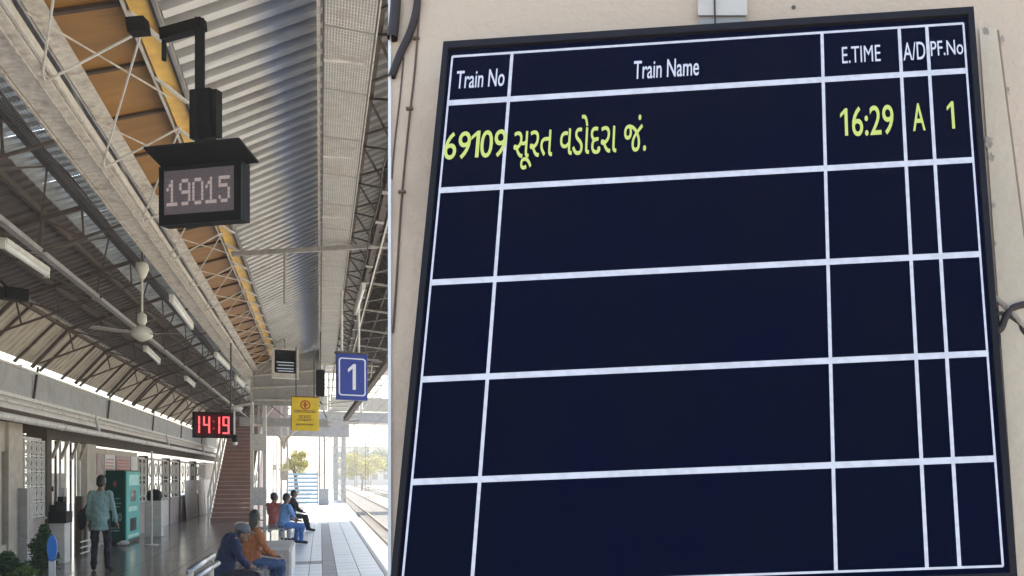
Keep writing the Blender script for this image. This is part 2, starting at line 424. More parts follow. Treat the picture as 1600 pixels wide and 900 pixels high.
while y < Y1:                             # brown boards between cream beam and yellow beam
    e = y + 1.02; dz = random.uniform(-.006, .006)
    b_ = MB(); b_.hexa([(-1.93, y, 5.20 + dz), (-1.37, y, 5.42 + dz), (-1.37, e - .03, 5.42 + dz), (-1.93, e - .03, 5.20 + dz),
                        (-1.93, y, 5.225 + dz), (-1.37, y, 5.445 + dz), (-1.37, e - .03, 5.445 + dz), (-1.93, e - .03, 5.225 + dz)])
    b_.build('ceiling_board', 'brown_board', can, bevel=0)
    j = MB(); j.hexa([(-1.93, e - .04, 5.17), (-1.37, e - .04, 5.39), (-1.37, e + .005, 5.39), (-1.93, e + .005, 5.17),
                      (-1.93, e - .04, 5.199), (-1.37, e - .04, 5.419), (-1.37, e + .005, 5.419), (-1.93, e + .005, 5.199)])
    j.build('batten', 'soffit', can)
    y = e; i += 1
# closing skin above all, keeps the sky out of the joints
b_ = MB(); b_.add(*extrude([(-2.47, 0, 5.29), (-1.9, 0, 5.34), (-1.2, 0, 5.52), (.95, 0, 6.78), (2.0, 0, 5.52),
                            (2.0, 0, 5.60), (.95, 0, 6.90), (-1.2, 0, 5.64), (-1.9, 0, 5.46), (-2.47, 0, 5.42)], (0, 4.5, 0), (0, Y1, 0)))
b_.build('roof_cover', 'grey_steel', can)
b_ = MB(); b_.add(*extrude([(-4.62, 0, 3.66), (-4.08, 0, 4.47), (-2.92, 0, 5.04), (-2.92, 0, 5.14), (-4.12, 0, 4.57), (-4.66, 0, 3.70)], (0, 4.5, 0), (0, YL + 1, 0)))
b_.add(*extrude([(-2.92, 0, 5.14), (-2.4, 0, 5.32), (-1.9, 0, 5.34), (-1.9, 0, 5.46), (-2.4, 0, 5.44)], (0, Y1 + .002, 0), (0, YL + 1, 0)))
b_.build('roof_cover', 'grey_steel', can)
def long(name, m, x, z, wd, ht, y0=Y0, y1=Y1, parent=can, rx=0):
    b_ = MB(); a = [(-wd/2, -ht/2), (wd/2, -ht/2), (wd/2, ht/2), (-wd/2, ht/2)]; c, s = math.cos(rx), math.sin(rx)
    b_.add(*extrude([(x + p * c - q * s, 0, z + p * s + q * c) for p, q in a], (0, y0, 0), (0, y1, 0))); return b_.build(name, m, parent)
y = Y0
while y < Y1 - .1:                        # light grey bay
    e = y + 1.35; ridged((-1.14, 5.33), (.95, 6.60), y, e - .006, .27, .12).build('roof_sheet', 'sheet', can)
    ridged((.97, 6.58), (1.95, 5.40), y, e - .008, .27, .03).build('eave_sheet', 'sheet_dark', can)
    y = e
long('box_beam', 'cream_steel', -2.10, 4.84, .235, .09, y1=34, rx=.25)
long('flange', 'white_steel', -1.985, 4.92, .022, .14, y1=34)
long('beam_edge', 'cream_steel', -2.225, 4.80, .02, .10, y1=34)
long('conduit', 'white_steel', -1.95, 4.86, .022, .022, y1=34)
long('conduit', 'cream_steel', -2.02, 4.765, .016, .016, y1=34)
long('channel', 'cream_steel', -1.895, 5.10, .13, .05, y1=34, rx=.4)
long('channel', 'white_steel', -1.965, 5.10, .018, .09, y1=34)
long('dark_beam', 'dark_steel', -2.60, 4.95, .07, .10, y1=YL)
long('purlin', 'rust_steel', -3.62, 4.50, .06, .08, y1=YL)
long('purlin', 'rust_steel', -3.02, 4.80, .05, .07, y1=YL)
long('tie_beam', 'grey_steel', -3.04, 4.34, .075, .06, y1=YL)
long('purlin', 'rust_steel', -4.06, 4.27, .05, .06, y1=YL)
long('yellow_beam', 'yellow', -1.285, 5.33, .150, .09, rx=.35)
long('yellow_flange', 'white_steel', -1.375, 5.31, .022, .10)
long('dark_flange', 'dark_steel', -1.185, 5.335, .018, .12)
long('purlin', 'grey_steel', -1.15, 5.27, .028, .04)
for k in range(22):                        # slanting struts on the yellow beam
    y = 5.2 + k * 1.15; b_ = MB(); b_.bar((-1.35, y, 5.26), (-1.16, y + .42, 5.24), .035, .02); b_.build('strut', 'white_steel', can)
# mesh strip hanging beside the cream beam: perforated by real openings
def perforated(name, m, p0, p1, y0, y1, nu, pitch, parent=can):
    b_ = MB(); P0, P1 = Vector((p0[0], 0, p0[1])), Vector((p1[0], 0, p1[1])); d = (P1 - P0)
    ny = round((y1 - y0) / pitch); st = (y1 - y0) / ny
    for i in range(ny + 1):
        a = P0 + Vector((0, y0 + i * st, 0)); h = st * .22
        b_.add([a, a + d, a + d + Vector((0, h, 0)), a + Vector((0, h, 0))], [(0, 1, 2, 3)])
    for j in range(nu + 1):
        a = P0 + d * (j / nu * .97); u = d * .03 if nu < 20 else d * .014
        b_.add([a + Vector((0, y0, .001)), a + u + Vector((0, y0, .001)), a + u + Vector((0, y1, .001)), a + Vector((0, y1, .001))], [(0, 1, 2, 3)])
    return b_.build(name, m, parent)
for k in range(11):
    a = 4.6 + k * 2.4
    perforated('mesh_panel', 'grey_steel', (-2.56, 4.90), (-2.26, 4.83), a, a + 2.36, 9, .055)
# valance, its strips and the white pipe
for a, b2 in ((5, 12.2), (12.2, 17.7), (17.7, 23.2), (23.2, 28.9), (28.9, 34.4), (34.4, 40), (40, 46)):
    b_ = MB(); b_.box(-4.645, -4.62, a + .03, b2 - .03, 3.03, 3.48); b_.build('valance_panel', 'valance', can)
    b_ = MB(); b_.bar((-4.60, b2, 3.0), (-4.60, b2 + .25, 3.62), .03, .03); b_.build('valance_rod', 'rust_steel', can)
long('valance_strip', 'white_steel', -4.60, 3.50, .05, .035, 5, 46)
long('valance_strip', 'white_steel', -4.595, 3.0, .05, .06, 5, 46)
long('valance_strip', 'cream_steel', -4.68, 2.92, .03, .05, 5, 46)
# transverse frames of the left bay
for k in range(15):
    y = 6.4 + k * 2.75; f_ = []
    A_, B_, C_, D_ = (-4.55, 3.55), (-4.02, 4.24), (-2.62, 4.90), (-2.2, 4.78)
    b_ = MB(); b_.bar((A_[0], y, A_[1]), (B_[0], y, B_[1]), .05, .05, (0, 1, 0)); b_.bar((B_[0], y, B_[1]), (C_[0], y, C_[1]), .05, .05, (0, 1, 0)); b_.build('rafter', 'rust_steel', can)
    b_ = MB(); b_.bar((-4.45, y, 3.62), (-3.04, y, 4.32), .028, .028, (0, 1, 0)); b_.bar((-3.04, y, 4.32), (-2.22, y, 4.74), .028, .028, (0, 1, 0)); b_.build('tie_rod', 'rust_steel', can)
    b_ = MB()
    nodes_t = [(-4.02, 4.24), (-3.55, 4.46), (-3.0, 4.72), (-2.62, 4.90)]; nodes_b = [(-3.95, 3.87), (-3.5, 4.09), (-3.04, 4.30), (-2.6, 4.54)]
    for q in range(4): b_.bar((nodes_t[q][0], y, nodes_t[q][1]), (nodes_b[q][0], y, nodes_b[q][1]), .02, .02, (0, 1, 0))
    for q in range(3): b_.bar((nodes_t[q][0], y, nodes_t[q][1]), (nodes_b[q + 1][0], y, nodes_b[q + 1][1]), .02, .02, (0, 1, 0))
    b_.build('web_rods', 'rust_steel', can)
    b_ = MB(); b_.bar((-3.04, y, 4.34), (-3.62, y + 1.3, 4.46), .018); b_.bar((-3.04, y + 2.7, 4.34), (-3.62, y + 1.3, 4.46), .018)
    b_.bar((-3.04, y, 4.34), (-2.6, y + 1.3, 4.90), .018); b_.bar((-3.04, y + 2.7, 4.34), (-2.6, y + 1.3, 4.90), .018); b_.build('wind_brace', 'rust_steel', can)
# long zigzag lacing under the brown boards
AY = [7.95 + 1.98 * k for k in range(-2, 12)]
for k, y in enumerate(AY):
    A1 = Vector((-1.99, y, 4.80)); B1 = Vector((-1.30, y - .25, 5.22)); 
    r = MB(); r.tube(A1, B1, .010, 6); r.build('lacing_rod', 'white_steel', can)
    r = MB(); r.tube(Vector((-1.93, y - .7, 5.0)), Vector((-1.28, y + .95, 5.20)), .0085, 6); r.build('lacing_rod', 'cream_steel', can)
    r = MB(); r.tube(B1, A1 + Vector((0, 1.9, .02)), .0085, 6); r.build('lacing_rod', 'white_steel', can)
    r = MB(); r.tube(A1, A1 + Vector((-.12, -.9, .55)), .012, 6); r.build('lacing_rod', 'white_steel', can)
# perforated cable tray and the long truss to its right
TX0, TX1, TZ = .03, .43, 5.42
for k in range(21):
    a = 5.0 + k * 1.22; b_ = MB(); b_.box(TX0, TX1, a, a + 1.20, TZ + .012, TZ + .02)
    tr = b_.build('tray_plate', 'valance', can)
    perforated('tray_mesh', 'white_steel', (TX0 + .01, TZ), (TX1 - .01, TZ), a + .02, a + 1.19, 16, .052, tr)
    b_ = MB(); b_.bar((TX0, a + .6, TZ - .012), (TX1 + .02, a + .6, TZ + .03), .03, .02); 
    if k % 2 == 0: b_.build('tray_bar', 'white_steel', can)
long('tray_side', 'dark_steel', TX0 - .005, TZ + .02, .012, .07, 5.0, Y1)
long('tray_side', 'cream_steel', TX0 - .04, TZ + .035, .03, .05, 5.0, Y1)
long('tray_side', 'cream_steel', TX1 + .01, TZ + .02, .012, .06, 5.0, Y1)
long('truss_chord', 'rust_steel', .80, 5.42, .05, .06, 5.0, Y1)
long('truss_chord', 'dark_steel', .86, 5.50, .04, .05, 5.0, Y1)
long('truss_chord', 'rust_steel', .50, 5.70, .035, .04, 5.0, Y1)
long('conduit', 'white_steel', .905, 5.38, .025, .025, 5.0, Y1)
for k in range(18):
    y = 5.2 + k * 1.38
    for a, b2 in (((.48, y, 5.68), (.80, y + .69, 5.43)), ((.80, y + .69, 5.43), (.48, y + 1.38, 5.68)), ((.80, y + .1, 5.43), (1.55, y + .8, 5.72)), ((.46, y + .69, 5.55), (.82, y + .05, 5.50))):
        r = MB(); r.bar(a, b2, .022); r.build('truss_rod', 'rust_steel', can)
for k in range(11):
    y = 6 + k * 2.76
    b_ = MB(); b_.bar((.95, y, 6.44), (1.9, y, 5.34), .05, .05, (0, 1, 0)); b_.build('rafter', 'rust_steel', can)
    b_ = MB(); b_.bar((.80, y, 5.42), (1.9, y, 5.33), .035, .05, (0, 1, 0)); b_.build('tie_rod', 'grey_steel', can)
    b_ = MB(); b_.bar((1.9, y, 5.34), (.85, y + 2.2, 5.46), .02); b_.build('wind_brace', 'grey_steel', can)
for x, z in ((1.15, 6.22), (1.4, 5.92), (1.65, 5.63), (1.9, 5.36)): long('purlin', 'grey_steel' if x > 1.8 else 'rust_steel', x, z, .04, .05, 5, Y1)
# crossbar and dropper in the light grey bay
p = at(362, 397, 3.45); q = at(606, 383, 3.72)
b_ = MB(); b_.bar(p, q, .06, .07); b_.build('cross_bar', 'grey_steel', can)
p = at_z(445, 396, 12.8); b_ = MB(); b_.tube(p, p + Vector((0, 0, -.78)), .02); b_.build('dropper', 'grey_steel', can)
# gable closing the high bay at its far end
b_ = MB(); b_.add(*extrude([(-1.95, 0, 3.95), (-.35, 0, 3.95), (-.05, 0, 4.5), (.0, 0, 5.85), (-1.2, 0, 5.45), (-1.95, 0, 5.2)], (0, 29.6, 0), (0, 29.7, 0))); b_.build('gable_panel', 'valance', can)
for k in range(3):
    b_ = MB(); b_.bar((-2.0, 29.55, 4.1 + .38 * k), (.1, 29.55, 4.16 + .5 * k), .04, .05); b_.build('gable_rail', 'white_steel', can)
for k in range(7):
    b_ = MB(); b_.bar((.05 + .3 * k, 29.5, 4.15 + .12 * k), (.2 + .28 * k, 29.5, 5.9 - .1 * k), .04); b_.build('gable_post', 'cream_steel', can)
    b_ = MB(); b_.bar((.0, 29.45, 4.0 + .27 * k), (1.9, 29.45, 4.3 + .21 * k), .03); b_.build('gable_rail', 'cream_steel', can)
# knotted bracing below the far end of the high bay
q_ = random.Random(12)
for k in range(16):
    a = at_z(q_.uniform(392, 520), q_.uniform(600, 660), q_.uniform(28, 33)); b2 = a + Vector((q_.uniform(-.9, .9), q_.uniform(-.2, .2), q_.uniform(.3, 1.1)))
    r = MB(); r.bar(a, b2, q_.choice([.03, .05])); r.build('knee_rod', q_.choice(['cream_steel', 'rust_steel', 'white_steel']), can)
for k in range(6):
    a = at_z(512, 628 + 7 * k, 33); b_ = MB(); b_.bar(a, a + Vector((1.1, 0, .06)), .05, .06); b_.build('louvre', 'white_steel', can)
# gusset plates where rods meet the tie beam and the truss chord
for k in range(14):
    y = 6.4 + k * 2.75; b_ = MB(); b_.box(-3.10, -2.98, y - .09, y + .09, 4.296, 4.306); b_.build('gusset_plate', 'grey_steel', can)
for k in range(18):
    y = 5.89 + k * 1.38; b_ = MB(); b_.box(.74, .86, y - .06, y + .06, 5.372, 5.382); b_.build('gusset_plate', 'grey_steel', can)
# sagging cables along the beams
for x, z, r_ in ((-2.3, 4.70, .010), (-2.42, 4.86, .012), (-3.1, 4.26, .009), (.70, 5.36, .010)):
    b_ = MB(); pts = [Vector((x + .015 * math.sin(k * 1.7), 5 + k * .8, z - .05 * abs(math.sin(k * .9)))) for k in range(34)]; b_.path(pts, r_, 5); b_.build('loose_cable', 'cable', can)
# far eave: raking dark edge on the right
p, q = at_z(608, 562, 21), at_z(540, 655, 29)
b_ = MB(); b_.bar(p, q, .14, .16); b_.build('raking_edge', 'rust_steel', can)
# white pipe under the valance
pp = thing('water_pipe', 'thick white pipe hung below the grey valance along the left wall', 'pipe', (-4.5, 5, 2.62))
b_ = MB(); b_.tube((-4.5, 5, 2.62), (-4.5, 46, 2.62), .062, 12); b_.build('pipe', 'white_steel', pp, smooth=True)
for y in (8.5, 13.5, 21.9, 31.1, 40):
    b_ = MB(); b_.tube((-4.5, y, 2.66), (-4.57, y, 3.02), .03, 8); b_.build('hanger', 'white_steel', pp)
for y in range(7, 46, 4):
    b_ = MB(); b_.tube((-4.5, y, 2.62), (-4.5, y + .09, 2.62), .072, 12); b_.build('collar', 'cream_steel', pp)

# ------------------------------------------------------------------ left building wall
def Yw(x): return (6807 / (500 - x) + 1.876) / .921
wl = thing('station_wall', 'cream station wall with lattice windows, low walls and a gateway on the left', 'wall', (-4.9, 20, 0))
XW = -4.82
def seg(name, x0, x1, z0, z1, m, d0=0, d1=.22, parent=wl):
    b_ = MB(); b_.box(XW - d1, XW - d0, Yw(x0), Yw(x1), z0, z1); return b_.build(name, m, parent)
seg('wall_panel', -150, 2, 0, 2.6, 'cream_wall')
seg('slot', 2, 10, .55, 2.1, 'black_matt', .08); seg('wall_panel', 2, 10, 0, .55, 'cream_wall'); seg('lintel', 2, 10, 2.1, 2.6, 'cream_wall', .02)
seg('pilaster', 10, 32, 0, 2.6, 'cream_wall', -.03)
seg('post', 24.5, 33.5, 0, 1.48, 'grey_steel', -.16, -.032)
def lattice(x0, x1, z0, z1, n, parent=wl):
    fr = seg('window_frame', x0, x1, z1 - .04, z1, 'jali', .05, .14, parent)
    y0, y1 = Yw(x0), Yw(x1); b_ = MB(); st = (y1 - y0) / n; nz = max(2, round((z1 - z0) / st)); sz = (z1 - z0 - .08) / nz
    for i in range(n + 1):
        yy = y0 + i * st; b_.box(XW - .04, XW + .005, yy - .012, yy + .012, z0, z1 - .04)
    for j in range(nz + 1):
        zz = z0 + .02 + j * sz; b_.box(XW - .038, XW + .003, y0, y1, zz - .012, zz + .012)
    for i in range(n):
        for j in range(nz):
            cy, cz = y0 + (i + .5) * st, z0 + .02 + (j + .5) * sz; r = min(st, sz) * .34
            ring = []
            for k in range(8):
                t = math.pi / 4 * k; ring.append((cy + r * math.cos(t), cz + r * math.sin(t)))
            for k in range(8):
                a, c = ring[k], ring[(k + 1) % 8]; b_.bar((XW - .018, a[0], a[1]), (XW - .018, c[0], c[1]), .022, .03, (1, 0, 0))
    b_.build('lattice', 'jali', fr)
def window(x0, x1, n=3, z0=.9, z1=2.25, low='pink_wall'):
    seg('low_wall', x0, x1, 0, z0 - .03, low); seg('sill', x0, x1, z0 - .03, z0 + .02, 'concrete', -.03, .24)
    lattice(x0, x1, z0 + .02, z1, n)
seg('pier', 33.5, 38, 0, 2.6, 'cream_wall', .05)
window(38, 70, 4, .9, 2.4)
seg('post', 70, 78, 0, 2.6, 'soffit', -.03)
seg('pier', 138, 152, 0, 2.6, 'cream_wall', .02)
seg('wall_panel', 152, 216, 0, 2.35, 'cream_wall', .03)
window(217, 229, 2); seg('post', 229, 231.5, 0, 2.3, 'soffit', .0)
window(231.5, 263.5, 4, low='white_board'); seg('post', 263.5, 266, 0, 2.3, 'soffit')
window(266, 279, 2); seg('post', 279, 282, 0, 2.3, 'soffit')
window(282, 305, 3); seg('post', 305, 307, 0, 2.3, 'soffit'); window(307, 321, 3); seg('wall_panel', 321, 345, 0, 2.3, 'cream_wall')
seg('lintel', 78, 345, 2.42, 2.62, 'soffit', .0)
b_ = MB(); b_.box(-6.4, -4.7, 5, 47, 2.72, 2.80); b_.build('soffit_board', 'soffit', wl)
b_ = MB(); b_.box(-4.86, -4.82, 5, 47, 2.802, 3.3); b_.build('fascia_board', 'valance', wl)
for y in [9 + 2.1 * k for k in range(17)]:
    b_ = MB(); b_.box(-6.3, -4.74, y, y + .09, 2.60, 2.718); b_.build('joist', 'soffit', wl)
for x in (86, 100, 116, 129):                   # diagonal knee braces under the joists
    y = Yw(x); b_ = MB(); b_.bar((XW - .05, y, 2.05), (XW - .05, y + .7, 2.55), .05, .05, (1, 0, 0)); b_.build('knee_brace', 'cream_wall', wl)
for i, (x0, x1) in enumerate(((152, 162), (164.5, 180), (182, 203), (205, 214))):   # pinkish boards above the machine
    b_ = MB(); b_.box(XW - .03, XW + .0, Yw(x0), Yw(x1), 1.72, 2.22); b_.build('notice_board', 'white_board' if i % 2 else 'pink_wall', wl)
    if i in (1, 2):
        y0, y1 = Yw(x0), Yw(x1); ln = MB(); q = random.Random(i)
        for r_ in range(4):
            yy = y0 + .1
            while yy < y1 - .15:
                w_ = q.uniform(.04, .16); ln.box(XW + .0005, XW + .002, yy, min(yy + w_, y1 - .08), 2.08 - r_ * .08, 2.115 - r_ * .08); yy += w_ + .04
        ln.build('notice_lines', 'sign_red', wl)
# white boards leaning before the far windows
for i, (x0, x1) in enumerate(((285, 303), (305, 314), (315, 328))):
    b_ = MB(); y0, y1 = Yw(x0), Yw(x1); b_.hexa([(XW + .13, y0, .012), (XW + .16, y0, .012), (XW + .16, y1, .012), (XW + .13, y1, .012), (XW + .05, y0, 1.52), (XW + .08, y0, 1.52), (XW + .08, y1, 1.52), (XW + .05, y1, 1.52)])
    o = b_.build('leaning_board', 'cream_board', off=(XW + .2, (y0 + y1) / 2, 0))
    tag(o, ['large pale board leaning on the wall under the lattice windows, nearest of three', 'narrow pale board leaning on the wall, middle of three', 'pale board leaning on the wall, last one before the stairs'][i], 'board', 'pale boards leaning on the left wall')
# gateway with folding gates
gt = thing('gate', 'open pale folding gate in the gateway of the left wall', 'gate', (XW - .3, Yw(110), 0))
for i, x in enumerate((88, 96, 103, 111, 119, 126, 133)):
    y = Yw(x); b_ = MB(); b_.tube((XW - .1, y, 0), (XW - .1, y, 2.4), .022, 8); b_.build('bar', ['white_steel', 'soffit', 'grey_steel'][i % 3], gt)
for i, (x, z1) in enumerate(((98, 1.45), (125, 1.25), (131, .95))):
    y = Yw(x); b_ = MB(); b_.box(XW - .05, XW + .05, y - .09, y + .09, 0, z1); b_.build('gate_post', ['grey_steel', 'soffit', 'soffit'][i], gt)
for i in range(6):
    y = Yw(103) + i * .33; b_ = MB(); b_.box(XW - .5, XW - .46, y, y + .30, .08, 1.75); b_.build('gate_leaf', 'cream_board', gt)
for z in (.35, 1.0, 1.6):
    b_ = MB(); b_.bar((XW - .42, Yw(100), z), (XW - .42, Yw(137), z), .03); b_.build('rail', 'white_steel', gt)
for z in (.08, .2, .32):
    b_ = MB(); b_.bar((XW + .25, Yw(103), z), (XW + .25, Yw(124), z), .025); b_.build('low_rail', 'white_steel', gt)

# ------------------------------------------------------------------ foliage
def leaves(mb, c, rad, n, size, rnd, hollow=.35):
    c = Vector(c)
    for _ in range(n):
        d = Vector((rnd.gauss(0, 1), rnd.gauss(0, 1), rnd.gauss(0, 1))).normalized() * (hollow + (1 - hollow) * rnd.random())
        p = c + Vector((d.x * rad[0], d.y * rad[1], d.z * rad[2]))
        a = Vector((rnd.uniform(-1, 1), rnd.uniform(-1, 1), rnd.uniform(-.6, .6))).normalized() * size * rnd.uniform(.6, 1.2)
        b_ = a.orthogonal().normalized() * size * .45; b_.rotate(Matrix.Rotation(rnd.uniform(0, 6.28), 3, a.normalized()))
        mb.add([p - a * .5, p + b_ * .5, p + a * .5, p - b_ * .5], [(0, 1, 2, 3)])
def tree(x, y, h, r, m, label, seed, group=None, z0=-1.0, n=2600, size=.28):
    q = random.Random(seed); t = thing('tree', label, 'tree', (x, y, z0), group)
    b_ = MB(); top = Vector((x + q.uniform(-.3, .3), y, z0 + h * .55)); b_.tube((x, y, z0), top, .16, 8, .1)
    for k in range(6):
        a = 6.28 * k / 6 + q.random(); b_.tube(top - Vector((0, 0, q.uniform(0, 1))), top + Vector((math.cos(a) * r * .7, math.sin(a) * r * .7, h * q.uniform(.1, .3))), .07, 6, .02)
    b_.build('trunk', 'bark', t)
    cr = MB()
    for k in range(16):
        a = q.uniform(0, 6.28); rr_ = r * math.sqrt(q.random()) * .8; s = q.uniform(.3, .5) * r
        leaves(cr, (x + math.cos(a) * rr_, y + math.sin(a) * rr_, z0 + h * q.uniform(.5, .93)), (s, s, s * .75), n // 16, size, q)
    cr.build('crown', m, t)
tree(-9.5, 22, 4.6, 2.0, 'leaf_b', 'leafy green tree seen through the gateway bars', 1, z0=0)
tree(-9.8, 30, 4.8, 2.3, 'leaf_a', 'dark green tree behind the lattice windows beyond the teal machine', 2, z0=0)
tree(-10.5, 17.5, 4.2, 1.7, 'leaf_a', 'small tree behind the tall lattice window at far left', 5, z0=0)
pt = at(463, 790, -1.7)
tree(at_z(464, 700, 62).x, at_z(464, 700, 62).y, 3.3, 1.1, 'leaf_c', 'small yellow leaved tree beyond the pale blue steps', 3, z0=0.4, n=1800, size=.2)
fx = [(6.5, 150, 6, 4), (13, 160, 7, 5), (19, 150, 6, 5), (11, 210, 9, 6), (26, 190, 9, 7)]
for i, (x, y, h, r) in enumerate(fx):
    tree(x, y, h, r, 'leaf_b' if i % 2 else 'leaf_c', ['sunlit pale tree at the end of the tracks, nearest the platform', 'broad tree beyond the tracks right of the nearest one', 'low wide tree at the right beyond the tracks', 'tall distant tree behind the track side trees', 'largest distant tree at the far right of the tracks'][i], 20 + i, 'trees beyond the tracks', n=3200, size=.5)
hb = MB(); q = random.Random(9)
for k in range(60): leaves(hb, (4.8 + k * .22, 96 + q.uniform(-.4, .4), -.75 + q.uniform(0, .25)), (.35, .4, .3), 60, .12, q)
o = hb.build('hedge', 'leaf_a', off=(10, 96, -1)); tag(o, 'low dark strip of scrub growing across the far tracks', 'hedge')

# ------------------------------------------------------------------ overhead line masts, foot bridge
def mast(px, py_top, z, lab, dark=True):
    b0 = at_z(px, 760, z); t = thing('catenary_mast', lab, 'mast', (b0.x, b0.y, -1), 'overhead line masts by the tracks')
    H = at_z(px, py_top, z).z; b_ = MB()
    for dx in (-.14, .14): b_.bar((b0.x + dx, b0.y, -1), (b0.x + dx, b0.y, H), .06)
    n = int(H / .5)
    for k in range(n): b_.bar((b0.x - .14, b0.y, -.8 + k * .5), (b0.x + .14, b0.y, -.55 + k * .5), .03)
    b_.build('pole', 'rust_steel', t)
    b_ = MB(); b_.bar((b0.x, b0.y, H - .6), (b0.x + (2.4 if px > 540 else 2.0), b0.y, H - .2), .06); b_.bar((b0.x, b0.y, H - 1.5), (b0.x + 2.0, b0.y, H - .3), .04); b_.build('bracket', 'rust_steel', t)
mast(503, 650, 48, 'slim lattice mast at the platform end left of the tracks'); mast(573, 672, 90, 'dark lattice mast standing between the far tracks'); mast(556, 690, 120, 'faint lattice mast beyond the darker one')
fb = thing('foot_bridge', 'weathered steel foot bridge spanning the tracks beyond the canopy', 'bridge', (4, 62, 4))
ZB = 5.35
b_ = MB(); b_.box(-1.5, 26, 61, 63.6, ZB, ZB + .7); b_.build('deck', 'grey_steel', fb)
b_ = MB(); b_.box(-1.5, 26, 60.8, 63.8, ZB + 3.6, ZB + 3.75); b_.build('bridge_roof', 'grey_steel', fb)
for k in range(14):
    x = -1.5 + k * 2.05
    b_ = MB(); b_.bar((x, 61, ZB + .7), (x, 61, ZB + 3.6), .14); b_.build('upright', 'cream_steel', fb)
    b_ = MB(); b_.bar((x, 61, ZB + .7), (x + 2.05, 61, ZB + 3.6), .1); b_.build('diagonal', 'cream_steel', fb)
    b_ = MB(); b_.box(x + .1, x + 1.95, 60.96, 60.99, ZB + .75, ZB + 1.7); b_.build('side_panel', 'sheet_beige', fb)
for x in (1.0, 1.5, 13.5, 14.0):
    b_ = MB(); b_.bar((x, 62, -1), (x, 62, ZB), .3); b_.build('pier', 'cream_steel', fb)

def house(x, y, w_, d_, h, m, lab, floors):
    t = thing('distant_building', lab, 'building', (x, y, -1), 'pale buildings beyond the railway')
    b_ = MB(); b_.box(x, x + w_, y, y + d_, -1, h); b_.build('wall', m, t)
    b_ = MB(); b_.box(x - .4, x + w_ + .4, y - .4, y + d_ + .4, h, h + .5); b_.build('roof', 'concrete', t)
    for f in range(floors):
        for k in range(int(w_ / 3)):
            b_ = MB(); b_.box(x + 1 + k * 3, x + 2.4 + k * 3, y - .05, y + .02, .6 + f * 3, 2.1 + f * 3); b_.build('window', 'glass_dark', t)
house(3, 240, 18, 12, 9, 'white_board', 'pale three storey building beyond the end of the tracks', 3)
house(30, 230, 24, 12, 6.5, 'cream_wall', 'low cream building far to the right beyond the tracks', 2)
for i, (x, z) in enumerate(((3.55, 5.3), (3.55, 6.4), (8.4, 5.3), (8.4, 6.4))):
    b_ = MB(); pts = [Vector((x, 20 + k * 10, z + (.35 * abs(math.sin(k * math.pi / 6)) * -1 if z > 6 else 0))) for k in range(30)]; b_.path(pts, .012, 4)
    o = b_.build('overhead_wire', 'cable', off=(x, 20, z)); tag(o, ['straight lower contact wire above the near track', 'upper sagging wire above the near track', 'lower contact wire above the second track', 'upper sagging wire above the second track'][i], 'wire', 'overhead wires above the tracks')
# ------------------------------------------------------------------ stairs, laced columns
s0 = at(330, 815, -1.7); s1 = at(391, 815, -1.7); SXL, SXR, SY0 = s0.x, s1.x, (s0.y + s1.y) / 2
st = thing('staircase', 'dark red stair rising away between pale rails to the foot bridge', 'staircase', (SXL, SY0, 0))
for k in range(25):
    y = SY0 + k * .30; z = k * .165
    b_ = MB(); b_.box(SXL, SXR, y, y + .02, z, z + .16); b_.build('riser', 'stair_red', st)
    b_ = MB(); b_.box(SXL - .01, SXR + .01, y - .02, y + .30, z + .135, z + .165); b_.build('tread', 'stair_tread', st)
b_ = MB(); b_.hexa([(SXL, SY0 + .03, -.01), (SXR, SY0 + .03, -.01), (SXR, SY0 + 7.6, -.01), (SXL, SY0 + 7.6, -.01), (SXL, SY0 + .05, .01), (SXR, SY0 + .05, .01), (SXR, SY0 + 7.6, 4.0), (SXL, SY0 + 7.6, 4.0)]); b_.build('stringer', 'pink_wall', st)
b_ = MB(); b_.box(SXL - .6, SXR + 1, SY0 + 7.6, SY0 + 7.7, 3.9, 6.5); b_.build('landing_wall', 'pink_wall', st)
for x in (SXL - .07, SXR + .05):
    b_ = MB(); b_.bar((x, SY0, .95), (x, SY0 + 7.5, 5.05), .06); b_.build('handrail', 'white_steel', st)
    b_ = MB(); b_.bar((x, SY0, .1), (x, SY0 + 7.5, 4.2), .03, .2); b_.build('side_plate', 'white_steel', st)
    for k in range(10):
        y = SY0 + k * .8; b_ = MB(); b_.bar((x, y, k * .44), (x, y, .95 + k * .44), .04); b_.build('baluster', 'white_steel', st)
def laced(px0, px1, z, ztop, lab, plates, m='white_steel'):
    a = at_z(px0, 800, z); b2 = at_z(px1, 800, z); t = thing('steel_column', lab, 'column', ((a.x + b2.x) / 2, a.y, 0), 'laced steel columns of the canopy')
    wx = b2.x - a.x; lw = wx * .2
    for x in (a.x, b2.x - lw):
        b_ = MB(); b_.box(x, x + lw, a.y, a.y + .3, 0, ztop); b_.build('flange', m, t)
    if wx > .3:
        b_ = MB(); b_.box(a.x + wx * .46, a.x + wx * .56, a.y + .1, a.y + .2, 0, ztop); b_.build('web', m, t)
    for z0, z1 in plates:
        b_ = MB(); b_.box(a.x - .005, b2.x + .005, a.y - .012, a.y + .312, z0, z1); b_.build('batten_plate', m, t)
    b_ = MB(); b_.box(a.x - .12, b2.x + .12, a.y - .1, a.y + .4, 0, .04); b_.build('base_plate', 'grey_steel', t)
    return t
laced(391, 415, 26.5, 5.0, 'tall pale laced column beside the stairs, widest of the columns', [(.25, .28), (.75, 1.32), (2.5, 3.02), (4.2, 4.6)])
laced(438, 450, 34, 4.6, 'slim pale laced column in line with the seated group', [(1.5, 1.9), (2.9, 3.3)], 'cream_steel')
laced(426, 432, 46, 4.6, 'slimmest column, standing beyond the seated group', [(2.0, 2.3)], 'cream_steel')
